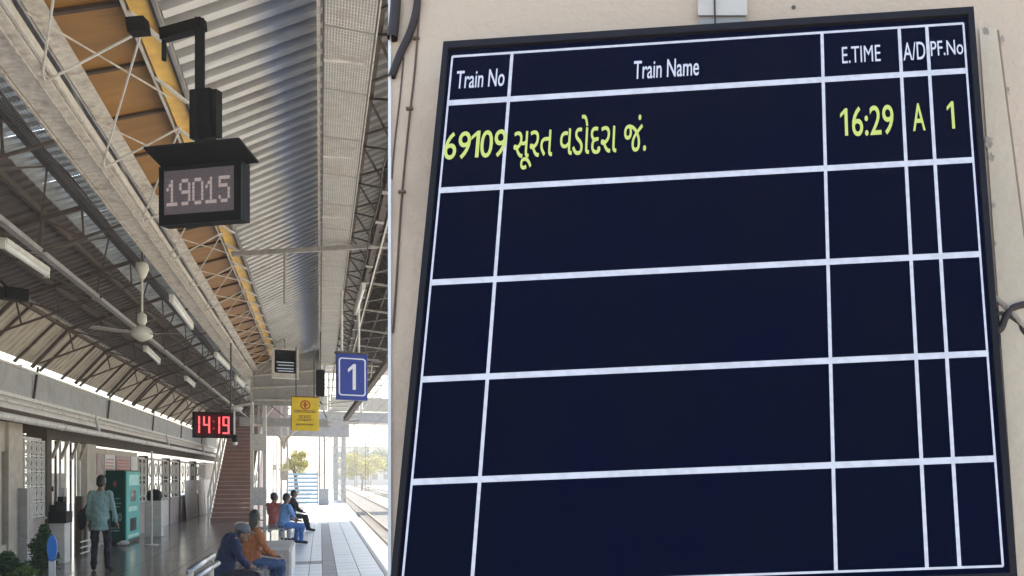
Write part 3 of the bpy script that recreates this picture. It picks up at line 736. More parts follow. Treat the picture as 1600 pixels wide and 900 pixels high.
b_ = MB(); y_ = 44; b_.box(-5.5, 1.4, 46.5, 46.8, 3.7, 4.8); o = b_.build('header_beam', 'valance', off=(-2, 46.5, 3.7)); tag(o, 'grey header beam across the far end of the low canopy', 'beam')
# arch braces on the slim columns
ab = thing('arched_brace', 'pair of curved pale braces under the far header beam', 'brace', (at_z(440, 700, 33.5).x, at_z(440, 700, 33.5).y, 3))
for s in (-1, 1):
    c = at_z(444, 690, 33.5); pts = [c + Vector((s * (1.1 - 1.1 * math.cos(t)), 0, .95 * math.sin(t) - .3)) for t in [k * math.pi / 2 / 6 for k in range(7)]]
    b_ = MB(); b_.path(pts, .05, 6); b_.build('brace_arm', 'cream_steel', ab)
b_ = MB(); c = at_z(444, 690, 33.6); b_.box(c.x - 1.6, c.x + 1.7, c.y, c.y + .2, c.z + .6, c.z + .95); b_.build('header', 'valance', ab)

# pale blue slatted steps at the platform end
c0 = at(449, 790, -1.7); c1 = at(496, 790, -1.7)
bs = thing('slatted_barrier', 'pale blue slatted steps standing in the sun at the platform end', 'barrier', ((c0.x + c1.x) / 2, c0.y, 0))
for k in range(8):
    z = .1 + k * .23; b_ = MB(); b_.box(c0.x, c1.x, c0.y + k * .12, c0.y + .25 + k * .12, z, z + .12); b_.build('slat', 'blue_rail', bs)
for x in (c0.x, c1.x):
    b_ = MB(); b_.bar((x, c0.y, 0), (x, c0.y + 1.0, 1.95), .06, .12); b_.build('side', 'blue_rail', bs)
b_ = MB(); b_.box(c1.x + .06, c1.x + .6, c0.y, c0.y + .5, .0, .95); o = b_.build('junction_box', 'valance', off=(c1.x + .3, c0.y, 0)); tag(o, 'grey cabinet beside the pale blue slatted steps', 'cabinet')
# ================================================================== SIGNS, LAMPS, FAN
def frame_at(px, py, z, yaw):
    """local frame of a hanging board: (right, up, towards viewer) at a point"""
    c = at_z(px, py, z); r = Vector((math.cos(yaw), math.sin(yaw), 0)); u = Vector((0, 0, 1)); n = Vector((math.sin(yaw), -math.cos(yaw), 0))
    return c, r, u, n
def fbox(mb, F, x0, x1, z0, z1, d0, d1):      # box in such a frame; d grows towards the viewer
    c, r, u, n = F
    P = lambda x, z, d: c + r * x + u * z + n * d
    return mb.hexa([P(x0, z0, d1), P(x1, z0, d1), P(x1, z0, d0), P(x0, z0, d0), P(x0, z1, d1), P(x1, z1, d1), P(x1, z1, d0), P(x0, z1, d0)])
def fplane(F, d): return lambda u_, v_, l: F[0] + F[1] * u_ + F[2] * v_ + F[3] * (d + l)
# --- hanging LED train number display
def led_display():
    F = frame_at(315, 300, 6.2, R(-35)); c, r, u, n = F; P = lambda x, z, d: c + r * x + u * z + n * d
    t = thing('led_display', 'black hooded LED display reading 19015 hung below the roof', 'display', tuple(c))
    W, Hh = .355, .235
    b_ = MB(); fbox(b_, F, -W, W, -Hh, Hh - .03, -.075, .0); b_.build('housing', 'black_matt', t, bevel=.006)
    b_ = MB()
    for a in ((-W, W, Hh - .06, Hh - .03), (-W, W, -Hh, -Hh + .075), (-W, -W + .03, -Hh + .075, Hh - .06), (W - .06, W, -Hh + .075, Hh - .06)): fbox(b_, F, a[0], a[1], a[2], a[3], .001, .022)
    b_.build('bezel', 'black', t)
    b_ = MB(); fbox(b_, F, -W + .03, W - .06, -Hh + .075, Hh - .06, .0015, .006); b_.build('screen', M['led_back'], t)
    b_ = MB()
    prof = [(-.13, .155), (-.13, .17), (.07, .265), (.07, .25)]
    vs = [P(-W - .0, .18 + (z_ - .14), d_ + .09) for d_, z_ in prof] + [P(W + .10, .18 + (z_ - .14), d_ + .09) for d_, z_ in prof]
    b_.add(vs, [(0, 1, 2, 3), (7, 6, 5, 4), (0, 4, 5, 1), (1, 5, 6, 2), (2, 6, 7, 3), (3, 7, 4, 0)]); b_.build('hood', 'black_matt', t)
    pat = {'1': ['00100', '01100', '10100', '00100', '00100', '00100', '11111'], '9': ['01110', '10001', '10001', '01111', '00001', '00001', '01110'],
           '0': ['01110', '10001', '10001', '10001', '10001', '10001', '01110'], '5': ['11111', '10000', '11110', '00001', '00001', '10001', '01110']}
    x0, dx, dz = -W + .055, .0192, .0285
    for i, ch in enumerate('19015'):
        m_ = MB()
        for rI, row in enumerate(pat[ch]):
            for cI, v in enumerate(row):
                if v == '1':
                    x = x0 + (i * 5.9 + cI) * dx; z = .105 - rI * dz
                    fbox(m_, F, x, x + dx * .90, z - dz * .86, z, .006, .009)
        m_.build('digit', 'led_white', t)
    # box above, bent pipe and wall clamp
    b_ = MB(); fbox(b_, F, -.15, .03, .43, .80, -.12, -.045); b_.build('junction_box', 'black', t, bevel=.006)
    b_ = MB(); fbox(b_, F, .038, .075, .44, .79, -.12, -.06); b_.build('box_fin', 'black_matt', t)
    b_ = MB(); b_.bar(P(-.085, .2, -.08), P(-.085, 1.34, -.08), .062, .062, (0, 1, 0)); b_.bar(P(-.054, 1.30, -.081), P(-.42, 1.255, -.081), .066, .085)
    b_.build('hanger_pipe', 'black', t, smooth=False)
    b_ = MB(); b_.bar(P(-.405, 1.22, -.08), P(-.405, 1.06, -.08), .025, .03); b_.bar(P(-.46, 1.28, .02), P(-.58, 1.26, .06), .09, .11); b_.build('clamp', 'black_matt', t)
    b_ = MB(); b_.tube(P(.06, .2, -.1), P(.06, .4, -.1), .012); b_.build('cable', 'black', t)
M['led_back'] = mat('led_back', (.05, .045, .05), .35, var=.3, scale=60, emit=(.09, .07, .075), estr=.25)
led_display()
# --- red clock
def clock():
    F = frame_at(333, 664, 19, .16); c, r, u, n = F
    t = thing('digital_clock', 'red digital clock showing 14:19 in a black case', 'clock', tuple(c))
    W, Hh = .41, .295
    b_ = MB(); fbox(b_, F, -W, W, -Hh, Hh, -.12, 0); b_.build('case', 'black_matt', t, bevel=.01)
    b_ = MB(); fbox(b_, F, -W + .05, W - .05, -Hh + .05, Hh - .05, .001, .006); b_.build('face', 'led_red_back', t)
    seg7 = {'1': 'bc', '4': 'fgbc', '9': 'abcdfg'}
    def dig(ch, x, w_, h_, th=.045):
        m_ = MB(); sl = .03
        S = {'a': (x, x + w_, h_ - th, h_), 'd': (x, x + w_, -h_, -h_ + th), 'g': (x, x + w_, -th / 2, th / 2), 'b': (x + w_ - th, x + w_, th * .2, h_ - th * .3), 'c': (x + w_ - th, x + w_, -h_ + th * .3, -th * .2),
             'f': (x, x + th, th * .2, h_ - th * .3), 'e': (x, x + th, -h_ + th * .3, -th * .2)}
        for i_, k in enumerate(seg7[ch]): a = S[k]; d = .006 + .0006 * i_; fbox(m_, F, a[0], a[1], a[2], a[3], .006, .010 + .0006 * i_)
        m_.build('digit', 'led_red', t)
    dig('1', -.40, .14, .2, .036); dig('4', -.20, .14, .2, .036); dig('1', .0, .14, .2, .036); dig('9', .19, .14, .2, .036)
    m_ = MB(); fbox(m_, F, -.005, .03, .06, .1, .006, .01); fbox(m_, F, -.005, .03, -.1, -.06, .006, .01); m_.build('colon', 'led_red_dim', t)
    m_ = MB(); m_.tube(c + r * .36 + u * .3, c + r * .36 + u * 1.9, .018); m_.build('hanger', 'dark_steel', t)
emis('led_red_dim', (1, .05, .06), .25)
clock()
cm = thing('cctv_camera', 'small dark camera on a pale arm right of the red clock', 'camera', tuple(at_z(368, 675, 18.6)))
c = at_z(366, 680, 18.6); m_ = MB(); m_.tube(c, c + Vector((.02, -.02, -.16)), .07, 12, .05); m_.build('housing', 'black', cm)
m_ = MB(); m_.ell(c + Vector((.02, -.02, -.18)), (.05, .05, .05)); m_.build('lens_dome', 'tube_glass', cm, smooth=True)
m_ = MB(); m_.tube(at_z(366, 636, 18.6), c, .02); m_.bar(at_z(366, 636, 18.6), at_z(395, 630, 18.6), .05); m_.build('arm', 'white_steel', cm)
m_ = MB(); m_.ell(at_z(370, 638, 18.6), (.12, .1, .07)); m_.build('lamp_head', 'white_steel', cm, smooth=True)
# --- blue platform sign
def plat_sign():
    F = frame_at(550.5, 589, 15, .12); c, r, u, n = F
    t = thing('platform_sign', 'blue hanging sign with a white border and the numeral 1', 'sign', tuple(c))
    W, Hh = .265, .415
    b_ = MB(); fbox(b_, F, -W, W, -Hh, Hh, -.12, 0); b_.build('box', 'blue_sign', t, bevel=.01)
    b_ = MB(); fbox(b_, F, -W - .02, W + .02, Hh, Hh + .03, -.14, .02); b_.build('top_cap', 'dark_steel', t)
    b_ = MB(); a, b2, th, rr_ = W - .035, Hh - .075, .022, .05
    def rounded(a, b2, r_): 
        pts = []
        for cx, cz, s in ((a - r_, b2 - r_, 0), (-a + r_, b2 - r_, 90), (-a + r_, -b2 + r_, 180), (a - r_, -b2 + r_, 270)):
            for k in range(5): t_ = R(s + k * 22.5); pts.append((cx + r_ * math.cos(t_), cz + r_ * math.sin(t_)))
        return pts
    o_, i_ = rounded(a, b2, rr_), rounded(a - th, b2 - th, rr_ - th * .6); nn = len(o_)
    PL = fplane(F, .002)
    b_.add([PL(x, z, 0) for x, z in o_] + [PL(x, z, 0) for x, z in i_], [(k, (k + 1) % nn, nn + (k + 1) % nn, nn + k) for k in range(nn)]); b_.build('border', 'sign_white', t)
    one_on('numeral', fplane(F, .003), (-.075, .06, -.23, .235), 'sign_white', t)
    for x in (-.17, .12):
        b_ = MB(); b_.tube(c + r * x + u * (Hh + .02) - n * .06, c + r * x + u * 1.55 - n * .06, .022); b_.build('hanger', 'white_steel', t)
plat_sign()
# --- yellow sign
def yellow_sign():
    F = frame_at(477, 647, 20, .06); c, r, u, n = F
    t = thing('notice_sign', 'yellow hanging sign with a red emblem and dark lines of script', 'sign', tuple(c))
    b_ = MB(); fbox(b_, F, -.30, .30, -.40, .40, -.1, 0); b_.build('panel', 'sign_yellow', t, bevel=.008)
    b_ = MB(); fbox(b_, F, -.31, .31, .40, .43, -.11, .01); fbox(b_, F, -.31, -.295, -.4, .4, -.11, .01); b_.build('frame', 'sign_brown', t)
    b_ = MB(); PL = fplane(F, .002)
    N = 24; ro, ri = .115, .085
    b_.add([PL(rr_ * math.cos(6.283 * k / N), .22 + rr_ * math.sin(6.283 * k / N), 0) for rr_ in (ro, ri) for k in range(N)], [(k, (k + 1) % N, N + (k + 1) % N, N + k) for k in range(N)])
    fbox(b_, F, -.025, .02, .15, .29, .0021, .004); fbox(b_, F, -.06, .06, .21, .235, .0041, .0052); b_.build('emblem', 'sign_red', t)
    q = random.Random(4); b_ = MB()
    for z0, hh, wid in ((.03, .05, .24), (-.10, .055, .13), (-.17, .04, .17), (-.28, .035, .2)):
        x = -wid; fbox(b_, F, -wid, wid, z0 + hh, z0 + hh + .012, .002, .004)
        while x < wid - .03:
            w_ = q.uniform(.02, .045); fbox(b_, F, x, x + w_ * .35, z0, z0 + hh - .001, .002, .004)
            fbox(b_, F, x + w_ * .4, x + w_, z0 + q.uniform(0, .02), z0 + q.uniform(.022, .035), .002, .004); x += w_ + .016
    b_.build('script_lines', 'sign_brown', t)
    for x in (-.2, .2):
        b_ = MB(); b_.tube(c + r * x + u * .4 - n * .05, c + r * x + u * 1.6 - n * .05, .015); b_.build('hanger', 'dark_steel', t)
yellow_sign()
# --- TV monitor in a pale case, loudspeaker
F = frame_at(446, 568, 23, .05); c, r, u, n = F
t = thing('information_monitor', 'pale cased monitor with dark screen hung under the far gable', 'monitor', tuple(c))
b_ = MB()
for a in ((-.34, -.27, -.40, .42), (.27, .34, -.40, .42), (-.27, .27, -.40, -.27), (-.27, .27, .37, .42)): fbox(b_, F, *a, -.3, .04)
b_.build('case', 'white_steel', t)
b_ = MB(); fbox(b_, F, -.27, .27, -.27, .37, -.28, -.02); b_.build('screen', 'black', t)
for k, z in enumerate((.02, -.06, -.15, -.22)): b_ = MB(); fbox(b_, F, -.22 + .03 * (k % 2), .21, z, z + .025, -.019, -.016); b_.build('screen_line', 'tv_line', t)
b_ = MB(); b_.tube(c + u * .42 - n * .1, c + u * 1.1 - n * .1, .03); b_.build('hanger', 'white_steel', t)
F = frame_at(501, 598, 21, .1); c, r, u, n = F
t = thing('loudspeaker', 'slim black loudspeaker hanging between the yellow and blue signs', 'loudspeaker', tuple(c))
b_ = MB(); fbox(b_, F, -.1, .1, -.34, .33, -.16, 0); b_.build('cabinet', 'black', t, bevel=.015)
b_ = MB(); fbox(b_, F, -.08, .08, -.3, .29, .001, .006); b_.build('grille', 'black_matt', t)
b_ = MB(); b_.tube(c + u * .33 - n * .08, c + u * 1.3 - n * .08, .015); b_.build('hanger', 'dark_steel', t)
c = at_z(22, 460, 11)
t = thing('flood_light', 'black box shaped lamp under the canopy at the left edge', 'lamp', tuple(c))
b_ = MB(); b_.cbox(c, (.26, .22, .16), .6); b_.build('housing', 'black', t, bevel=.015)
b_ = MB(); b_.tube(c, c + Vector((-.35, .25, .35)), .02); b_.build('bracket', 'dark_steel', t)
# --- ceiling fan
def fan():
    hub = at_z(222, 522, 11.6); top = at_z(220, 425, 11.6); top.x, top.y = hub.x, hub.y
    t = thing('ceiling_fan', 'cream ceiling fan with three blades hanging from the left canopy', 'fan', tuple(hub))
    b_ = MB(); b_.lathe(top, [(.02, .14), (.075, .12), (.085, .04), (.045, -.07), (.02, -.1)], 14); b_.build('canopy_cup', 'fan_white', t, smooth=True)
    b_ = MB(); b_.tube(top + Vector((0, 0, -.08)), hub + Vector((0, 0, .12)), .014, 8); b_.build('downrod', 'fan_white', t)
    b_ = MB(); b_.lathe(hub, [(.02, .30), (.055, .27), (.06, .18), (.035, .12)], 14); b_.build('lower_cup', 'fan_white', t, smooth=True)
    b_ = MB(); b_.lathe(hub, [(.03, .12), (.10, .08), (.13, .03), (.13, -.03), (.08, -.07), (.03, -.10)], 20); b_.build('motor', 'fan_white', t, smooth=True)
    for k in range(3):
        a = R(-25 + 120 * k); d = Vector((math.cos(a), math.sin(a), 0)); s = Vector((-d.y, d.x, 0))
        m_ = MB(); vs = []
        for rr_, w_ in ((.13, .03), (.2, .035), (.24, .06), (.62, .07), (.64, .05)):
            for sg in (-1, 1): vs.append(hub + d * rr_ + s * w_ * sg + Vector((0, 0, .012 * sg)))
        top_ = [v + Vector((0, 0, .006)) for v in vs]; m_.v = vs + top_; L = len(vs)
        for i_ in range(4):
            a0 = i_ * 2; m_.f += [(a0, a0 + 2, a0 + 3, a0 + 1), (L + a0, L + a0 + 1, L + a0 + 3, L + a0 + 2), (a0, L + a0, L + a0 + 2, a0 + 2), (a0 + 1, a0 + 3, L + a0 + 3, L + a0 + 1)]
        m_.f += [(0, 1, L + 1, L), (L - 2, 2 * L - 2, 2 * L - 1, L - 1)]
        m_.build('blade', 'fan_blade', t)
    b_ = MB(); b_.tube(top + Vector((0, 0, .1)), top + Vector((0, 0, .55)), .012); b_.path([top + Vector((0, 0, .1)), top + Vector((.05, 0, .3)), top + Vector((-.03, 0, .5))], .006); b_.build('hook', 'dark_steel', t)
fan()
# --- tube lights
def tube_light(p, q, lab, r_=.028):
    p, q = Vector(p), Vector(q); t = thing('tube_light', lab, 'light', tuple((p + q) / 2), 'fluorescent tube lights under the canopy')
    d = (q - p).normalized()
    b_ = MB(); b_.bar(p + Vector((0, 0, .05)), q + Vector((0, 0, .05)), .07, .05); b_.build('fitting', 'white_steel', t)
    b_ = MB(); b_.tube(p + d * .03, q - d * .03, r_, 10); b_.build('tube', 'tube_glass', t, smooth=True)
    for e in (p, q): b_ = MB(); b_.cbox(e, (.05, .05, .09)); b_.build('end_cap', 'white_steel', t)
tube_light(at_z(5, 382, 8.7), at_z(73, 428, 10.0), 'unlit white tube light at the far left edge, nearest of all', .035)
tube_light(at_z(268, 468, 12.2), at_z(299, 511, 14.0), 'unlit tube light under the cream beam right of the fan', .04)
tube_light(at_z(337, 555, 18.2), at_z(357, 575, 20.5), 'unlit tube light on the cream beam beyond the fan, second in line', .05)
tube_light(at_z(227, 546, 15.5), at_z(248, 566, 17), 'short tube light under the left canopy just below the fan')
tube_light(at_z(568, 449, 13.2), at_z(556, 488, 15.2), 'tube light on the right roof truss above the blue sign')
tube_light(at_z(368, 590, 22), at_z(380, 603, 24), 'tube light farthest along the cream beam', .05)
tube_light(at_z(290, 592, 20), at_z(303, 603, 21.5), 'small tube light above and left of the red clock')

# ================================================================== VENDING MACHINE AND THINGS BY THE LEFT WALL
def vending():
    # a teal cabinet: its dark side faces the camera, its bright front faces the platform
    p0 = at(167, 862, -1.7); fr = at(196, 862, -1.7); far = at(218, 848, -1.7)
    x1 = fr.x + .12; x0 = x1 - .78; y0 = fr.y + .1; y1 = y0 + 1.35
    q_ = at(195, 851, -1.7); x1 = q_.x; y0 = q_.y; x0 = XW - .02; y1 = y0 + 1.75
    t = thing('vending_machine', 'teal vending machine with dark side against the left wall', 'vending machine', ((x0 + x1) / 2, y0, 0))
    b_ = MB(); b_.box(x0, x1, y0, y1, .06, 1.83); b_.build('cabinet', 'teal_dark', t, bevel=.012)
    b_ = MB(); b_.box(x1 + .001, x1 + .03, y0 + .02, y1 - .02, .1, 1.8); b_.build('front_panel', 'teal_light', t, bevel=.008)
    b_ = MB(); b_.box(x0 + .05, x1 - .05, y0 + .05, y1 - .05, 0, .06); b_.build('plinth', 'black', t)
    b_ = MB(); b_.box(x1 + .031, x1 + .036, y0 + .55, y0 + 1.1, 1.05, 1.35); b_.build('window', 'glass_dark', t)
    b_ = MB(); b_.box(x1 + .031, x1 + .036, y0 + .45, y0 + 1.2, .3, .62); b_.build('hatch', 'glass_dark', t)
    b_ = MB(); b_.box(x1 + .031, x1 + .035, y0 + .3, y0 + 1.5, 1.45, 1.72); b_.build('print_panel', 'teal_print', t)
    b_ = MB(); b_.box(x1 + .031, x1 + .035, y0 + .25, y0 + 1.3, .8, .92); b_.box(x1 + .031, x1 + .035, y0 + .2, y0 + 1.5, .14, .22); b_.build('print_band', 'teal_print', t)
    # side print: round badge, small lines, big pale numerals
    ws = (x1 - x0) / .78
    def S(u_, v_, l): return Vector((x0 + u_ * ws, y0 - .003 - l, v_))
    b_ = MB(); N = 20; b_.add([S(.40 + .085 * math.cos(6.283 * k / N), 1.5 + .1 * math.sin(6.283 * k / N), 0) for k in range(N)], [tuple(range(N))]); b_.build('badge', 'badge_dark', t)
    b_ = MB(); b_.add([S(.40 + .045 * math.cos(6.283 * k / 12), 1.5 + .05 * math.sin(6.283 * k / 12), .002) for k in range(12)], [tuple(range(12))]); b_.build('badge_core', 'sign_red', t)
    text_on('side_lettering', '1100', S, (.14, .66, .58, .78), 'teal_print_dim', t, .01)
    q = random.Random(8); b_ = MB()
    for z in (1.12, 1.0, .92, .4, .33):
        x = .18
        while x < .6: w_ = q.uniform(.03, .1); b_.add([S(x, z, 0), S(x + w_, z, 0), S(x + w_, z + .03, 0), S(x, z + .03, 0)], [(0, 1, 2, 3)]); x += w_ + .03
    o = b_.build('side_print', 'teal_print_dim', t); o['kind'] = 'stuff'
    for i, x in enumerate((x0 + .0, x0 + .42)):
        q = MB(); q.ell((x + .05, y0 - .25 - .1 * i, .07), (.11, .08, .06)); q.ell((x - .03, y0 - .3, .045), (.09, .07, .045))
        o = q.build('plastic_bag', 'cloth_white', off=(x, y0 - .3, 0)); tag(o, ['crumpled white bag on the floor by the standing man, left one of two', 'crumpled white bag at the foot of the teal machine, right one of two'][i], 'bag', 'white bags by the teal machine')
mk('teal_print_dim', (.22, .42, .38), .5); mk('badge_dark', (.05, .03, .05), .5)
vending()
# water dispenser and bin by the next windows
c = at(241, 838, -1.7)
t = thing('water_stand', 'white drinking water stand with a dark jug before the lattice window', 'water stand', tuple(c))
b_ = MB(); b_.box(c.x - .2, c.x + .2, c.y - .2, c.y + .2, 0, 1.0); b_.build('stand', 'white_board', t, bevel=.01)
b_ = MB(); b_.lathe((c.x, c.y, 1.0), [(.16, 0), (.19, .1), (.17, .25), (.06, .32)], 14); b_.build('jug', 'black_matt', t, smooth=True)
b_ = MB(); b_.tube((c.x + .1, c.y - .22, .75), (c.x + .1, c.y - .3, .75), .02); b_.build('tap', 'chrome', t)
c = at(237, 852, -1.7)
b_ = MB(); b_.tube((c.x, c.y, 0), (c.x, c.y, 2.3), .022, 8); b_.tube((c.x, c.y, 0), (c.x, c.y, .02), .15, 12); o = b_.build('thin_pole', 'white_steel', off=tuple(c)); tag(o, 'thin pale pole standing on the floor right of the teal machine', 'pole')
# counter in the gateway
c = at(88, 880, -1.7)
t = thing('counter', 'white weighing counter with dark upper part beside the gateway', 'counter', tuple(c))
b_ = MB(); b_.box(c.x - .15, c.x + .17, c.y - .15, c.y + .25, 0, .78); b_.build('cabinet', 'white_board', t, bevel=.01)
b_ = MB(); b_.box(c.x - .17, c.x + .20, c.y - .18, c.y + .28, .78, 1.0); b_.build('top', 'black_matt', t, bevel=.01)
b_ = MB(); b_.tube((c.x - .12, c.y + .1, 1.0), (c.x - .12, c.y + .1, 1.40), .018); b_.cbox((c.x - .12, c.y + .06, 1.44), (.12, .04, .10), .2); b_.cbox((c.x + .06, c.y, 1.10), (.16, .16, .2), .5); b_.cbox((c.x + .10, c.y - .02, 1.24), (.10, .12, .1), -.3); b_.cbox((c.x - .04, c.y - .05, 1.07), (.12, .1, .13), .1); b_.build('scale_head', 'black', t)
# topiary bush with a blue disc, plants at far left
def bush(px, py, z, h, r_, lab, seed, m='leaf_a', n=2600, potted=False, size=.06):
    c = at_z(px, py, z); c.z = 0; q = random.Random(seed); t = thing('shrub', lab, 'shrub', tuple(c)); b_ = MB()
    for k in range(9):
        f_ = k / 8; rr_ = r_ * (1.0 - .75 * f_) ; leaves(b_, (c.x + q.uniform(-.04, .04), c.y + q.uniform(-.04, .04), .25 + f_ * (h - .3)), (rr_, rr_, h * .12), n // 9, size, q, .5)
    b_.build('foliage', m, t)
    b_ = MB(); b_.tube(c, c + Vector((0, 0, h * .8)), .025, 6); b_.build('stem', 'bark', t)
    if potted: b_ = MB(); b_.lathe(c, [(.14, 0), (.19, .26), (.2, .3)], 14); b_.build('pot', 'pot', t)
    return c
c = bush(66, 900, 12.9, .90, .26, 'cone shaped dark green shrub holding a blue disc', 4)
nrm = Vector((-.1, -1, .1)).normalized(); c2 = at_z(81, 857, 12.3)
b_ = MB(); b_.tube(c2, c2 - nrm * -.03, .001, 8); b_ = MB()
N = 24; b_.add([c2 + Vector((.062 * math.cos(6.283 * k / N), 0, .20 * math.sin(6.283 * k / N))) for k in range(N)] + [c2 + Vector((.062 * math.cos(6.283 * k / N), .03, .20 * math.sin(6.283 * k / N))) for k in range(N)],
       [tuple(reversed(range(N))), tuple(range(N, 2 * N))] + [(k, (k + 1) % N, N + (k + 1) % N, N + k) for k in range(N)])
t = thing('disc_sign', 'blue oval disc sign with a pale foot in front of the cone shrub', 'sign', (c2.x, c2.y, 0))
b_.build('disc', 'blue_disc', t); b_ = MB(); b_.box(c2.x - .04, c2.x + .04, c2.y, c2.y + .03, 0, c2.z - .18); b_.build('foot', 'cloth_white', t)
bush(8, 900, 12.4, .55, .30, 'bushy dark plant at the bottom left corner', 6, 'leaf_a', 2200, size=.10)
bush(36, 900, 12.4, .36, .2, 'low sprawling plant beside the corner plant', 7, 'leaf_b', 1200, size=.08)

# ================================================================== BENCHES
c = at(378, 900, -1.25)
def steel_bench(x0, x1, y0, y1, lab, zs=.45, back=False):
    t = thing('steel_bench', lab, 'bench', ((x0 + x1) / 2, (y0 + y1) / 2, 0), 'steel benches on the platform')
    n = round((y1 - y0) / .55); st = (y1 - y0) / n
    for k in range(n):
        b_ = MB(); a = y0 + k * st
        ribs = 7
        for j in range(ribs):
            x = x0 + (x1 - x0) * j / ribs; b_.box(x, x + (x1 - x0) / ribs * .7, a + .02, a + st - .02, zs - .015, zs)
        b_.box(x0, x1, a + .02, a + .05, zs - .03, zs - .016); b_.box(x0, x1, a + st - .05, a + st - .02, zs - .03, zs - .016); b_.build('seat', 'chrome', t)
        if back:
            b_ = MB()
            for j in range(6):
                z = zs + .06 + j * .06; b_.bar((x0 - .02 - j * .02, a + .02, z), (x0 - .02 - j * .02, a + st - .02, z), .012, .04)
            b_.build('backrest', 'chrome', t)
    for y in (y0 + .1, y1 - .1):
        for x in (x0 + .03, x1 - .03): b_ = MB(); b_.bar((x, y, 0), (x, y, zs - .03), .04); b_.build('leg', 'chrome', t)
        pass
    b_ = MB(); b_.box(x0 + .1, x0 + .16, y0, y1, zs - .08, zs - .031); b_.build('rail', 'grey_steel', t)
    return t

# ================================================================== PEOPLE
def remesh(mb, voxel, name, m, parent, smooth=2):
    me = bpy.data.meshes.new('tmp'); me.from_pydata([tuple(v) for v in mb.v], [], mb.f)
    o = bpy.data.objects.new('tmp', me); col.objects.link(o)
    md = o.modifiers.new('r', 'REMESH'); md.mode = 'VOXEL'; md.voxel_size = voxel; md.use_smooth_shade = True
    sm = o.modifiers.new('s', 'SMOOTH'); sm.factor = .6; sm.iterations = smooth
    dg = bpy.context.evaluated_depsgraph_get(); me2 = bpy.data.meshes.new_from_object(o.evaluated_get(dg)); bpy.data.objects.remove(o); bpy.data.meshes.remove(me)
    me2.name = name; me2.materials.clear(); me2.materials.append(M[m]); ob = bpy.data.objects.new(name, me2); col.objects.link(ob); ob.parent = parent
    for p in me2.polygons: p.use_smooth = True
    if name in ('shirt', 'trousers'):          # folds of the cloth
        from mathutils import noise
        ns_ = [v.normal.copy() for v in me2.vertices]
        for v, n_ in zip(me2.vertices, ns_):
            p = v.co; f_ = noise.noise(Vector((p.x * 9, p.y * 9, p.z * 16))) + .6 * noise.noise(Vector((p.x * 22 + 5, p.y * 22, p.z * 12)))
            v.co = p + n_ * (.016 * f_)
    return ob
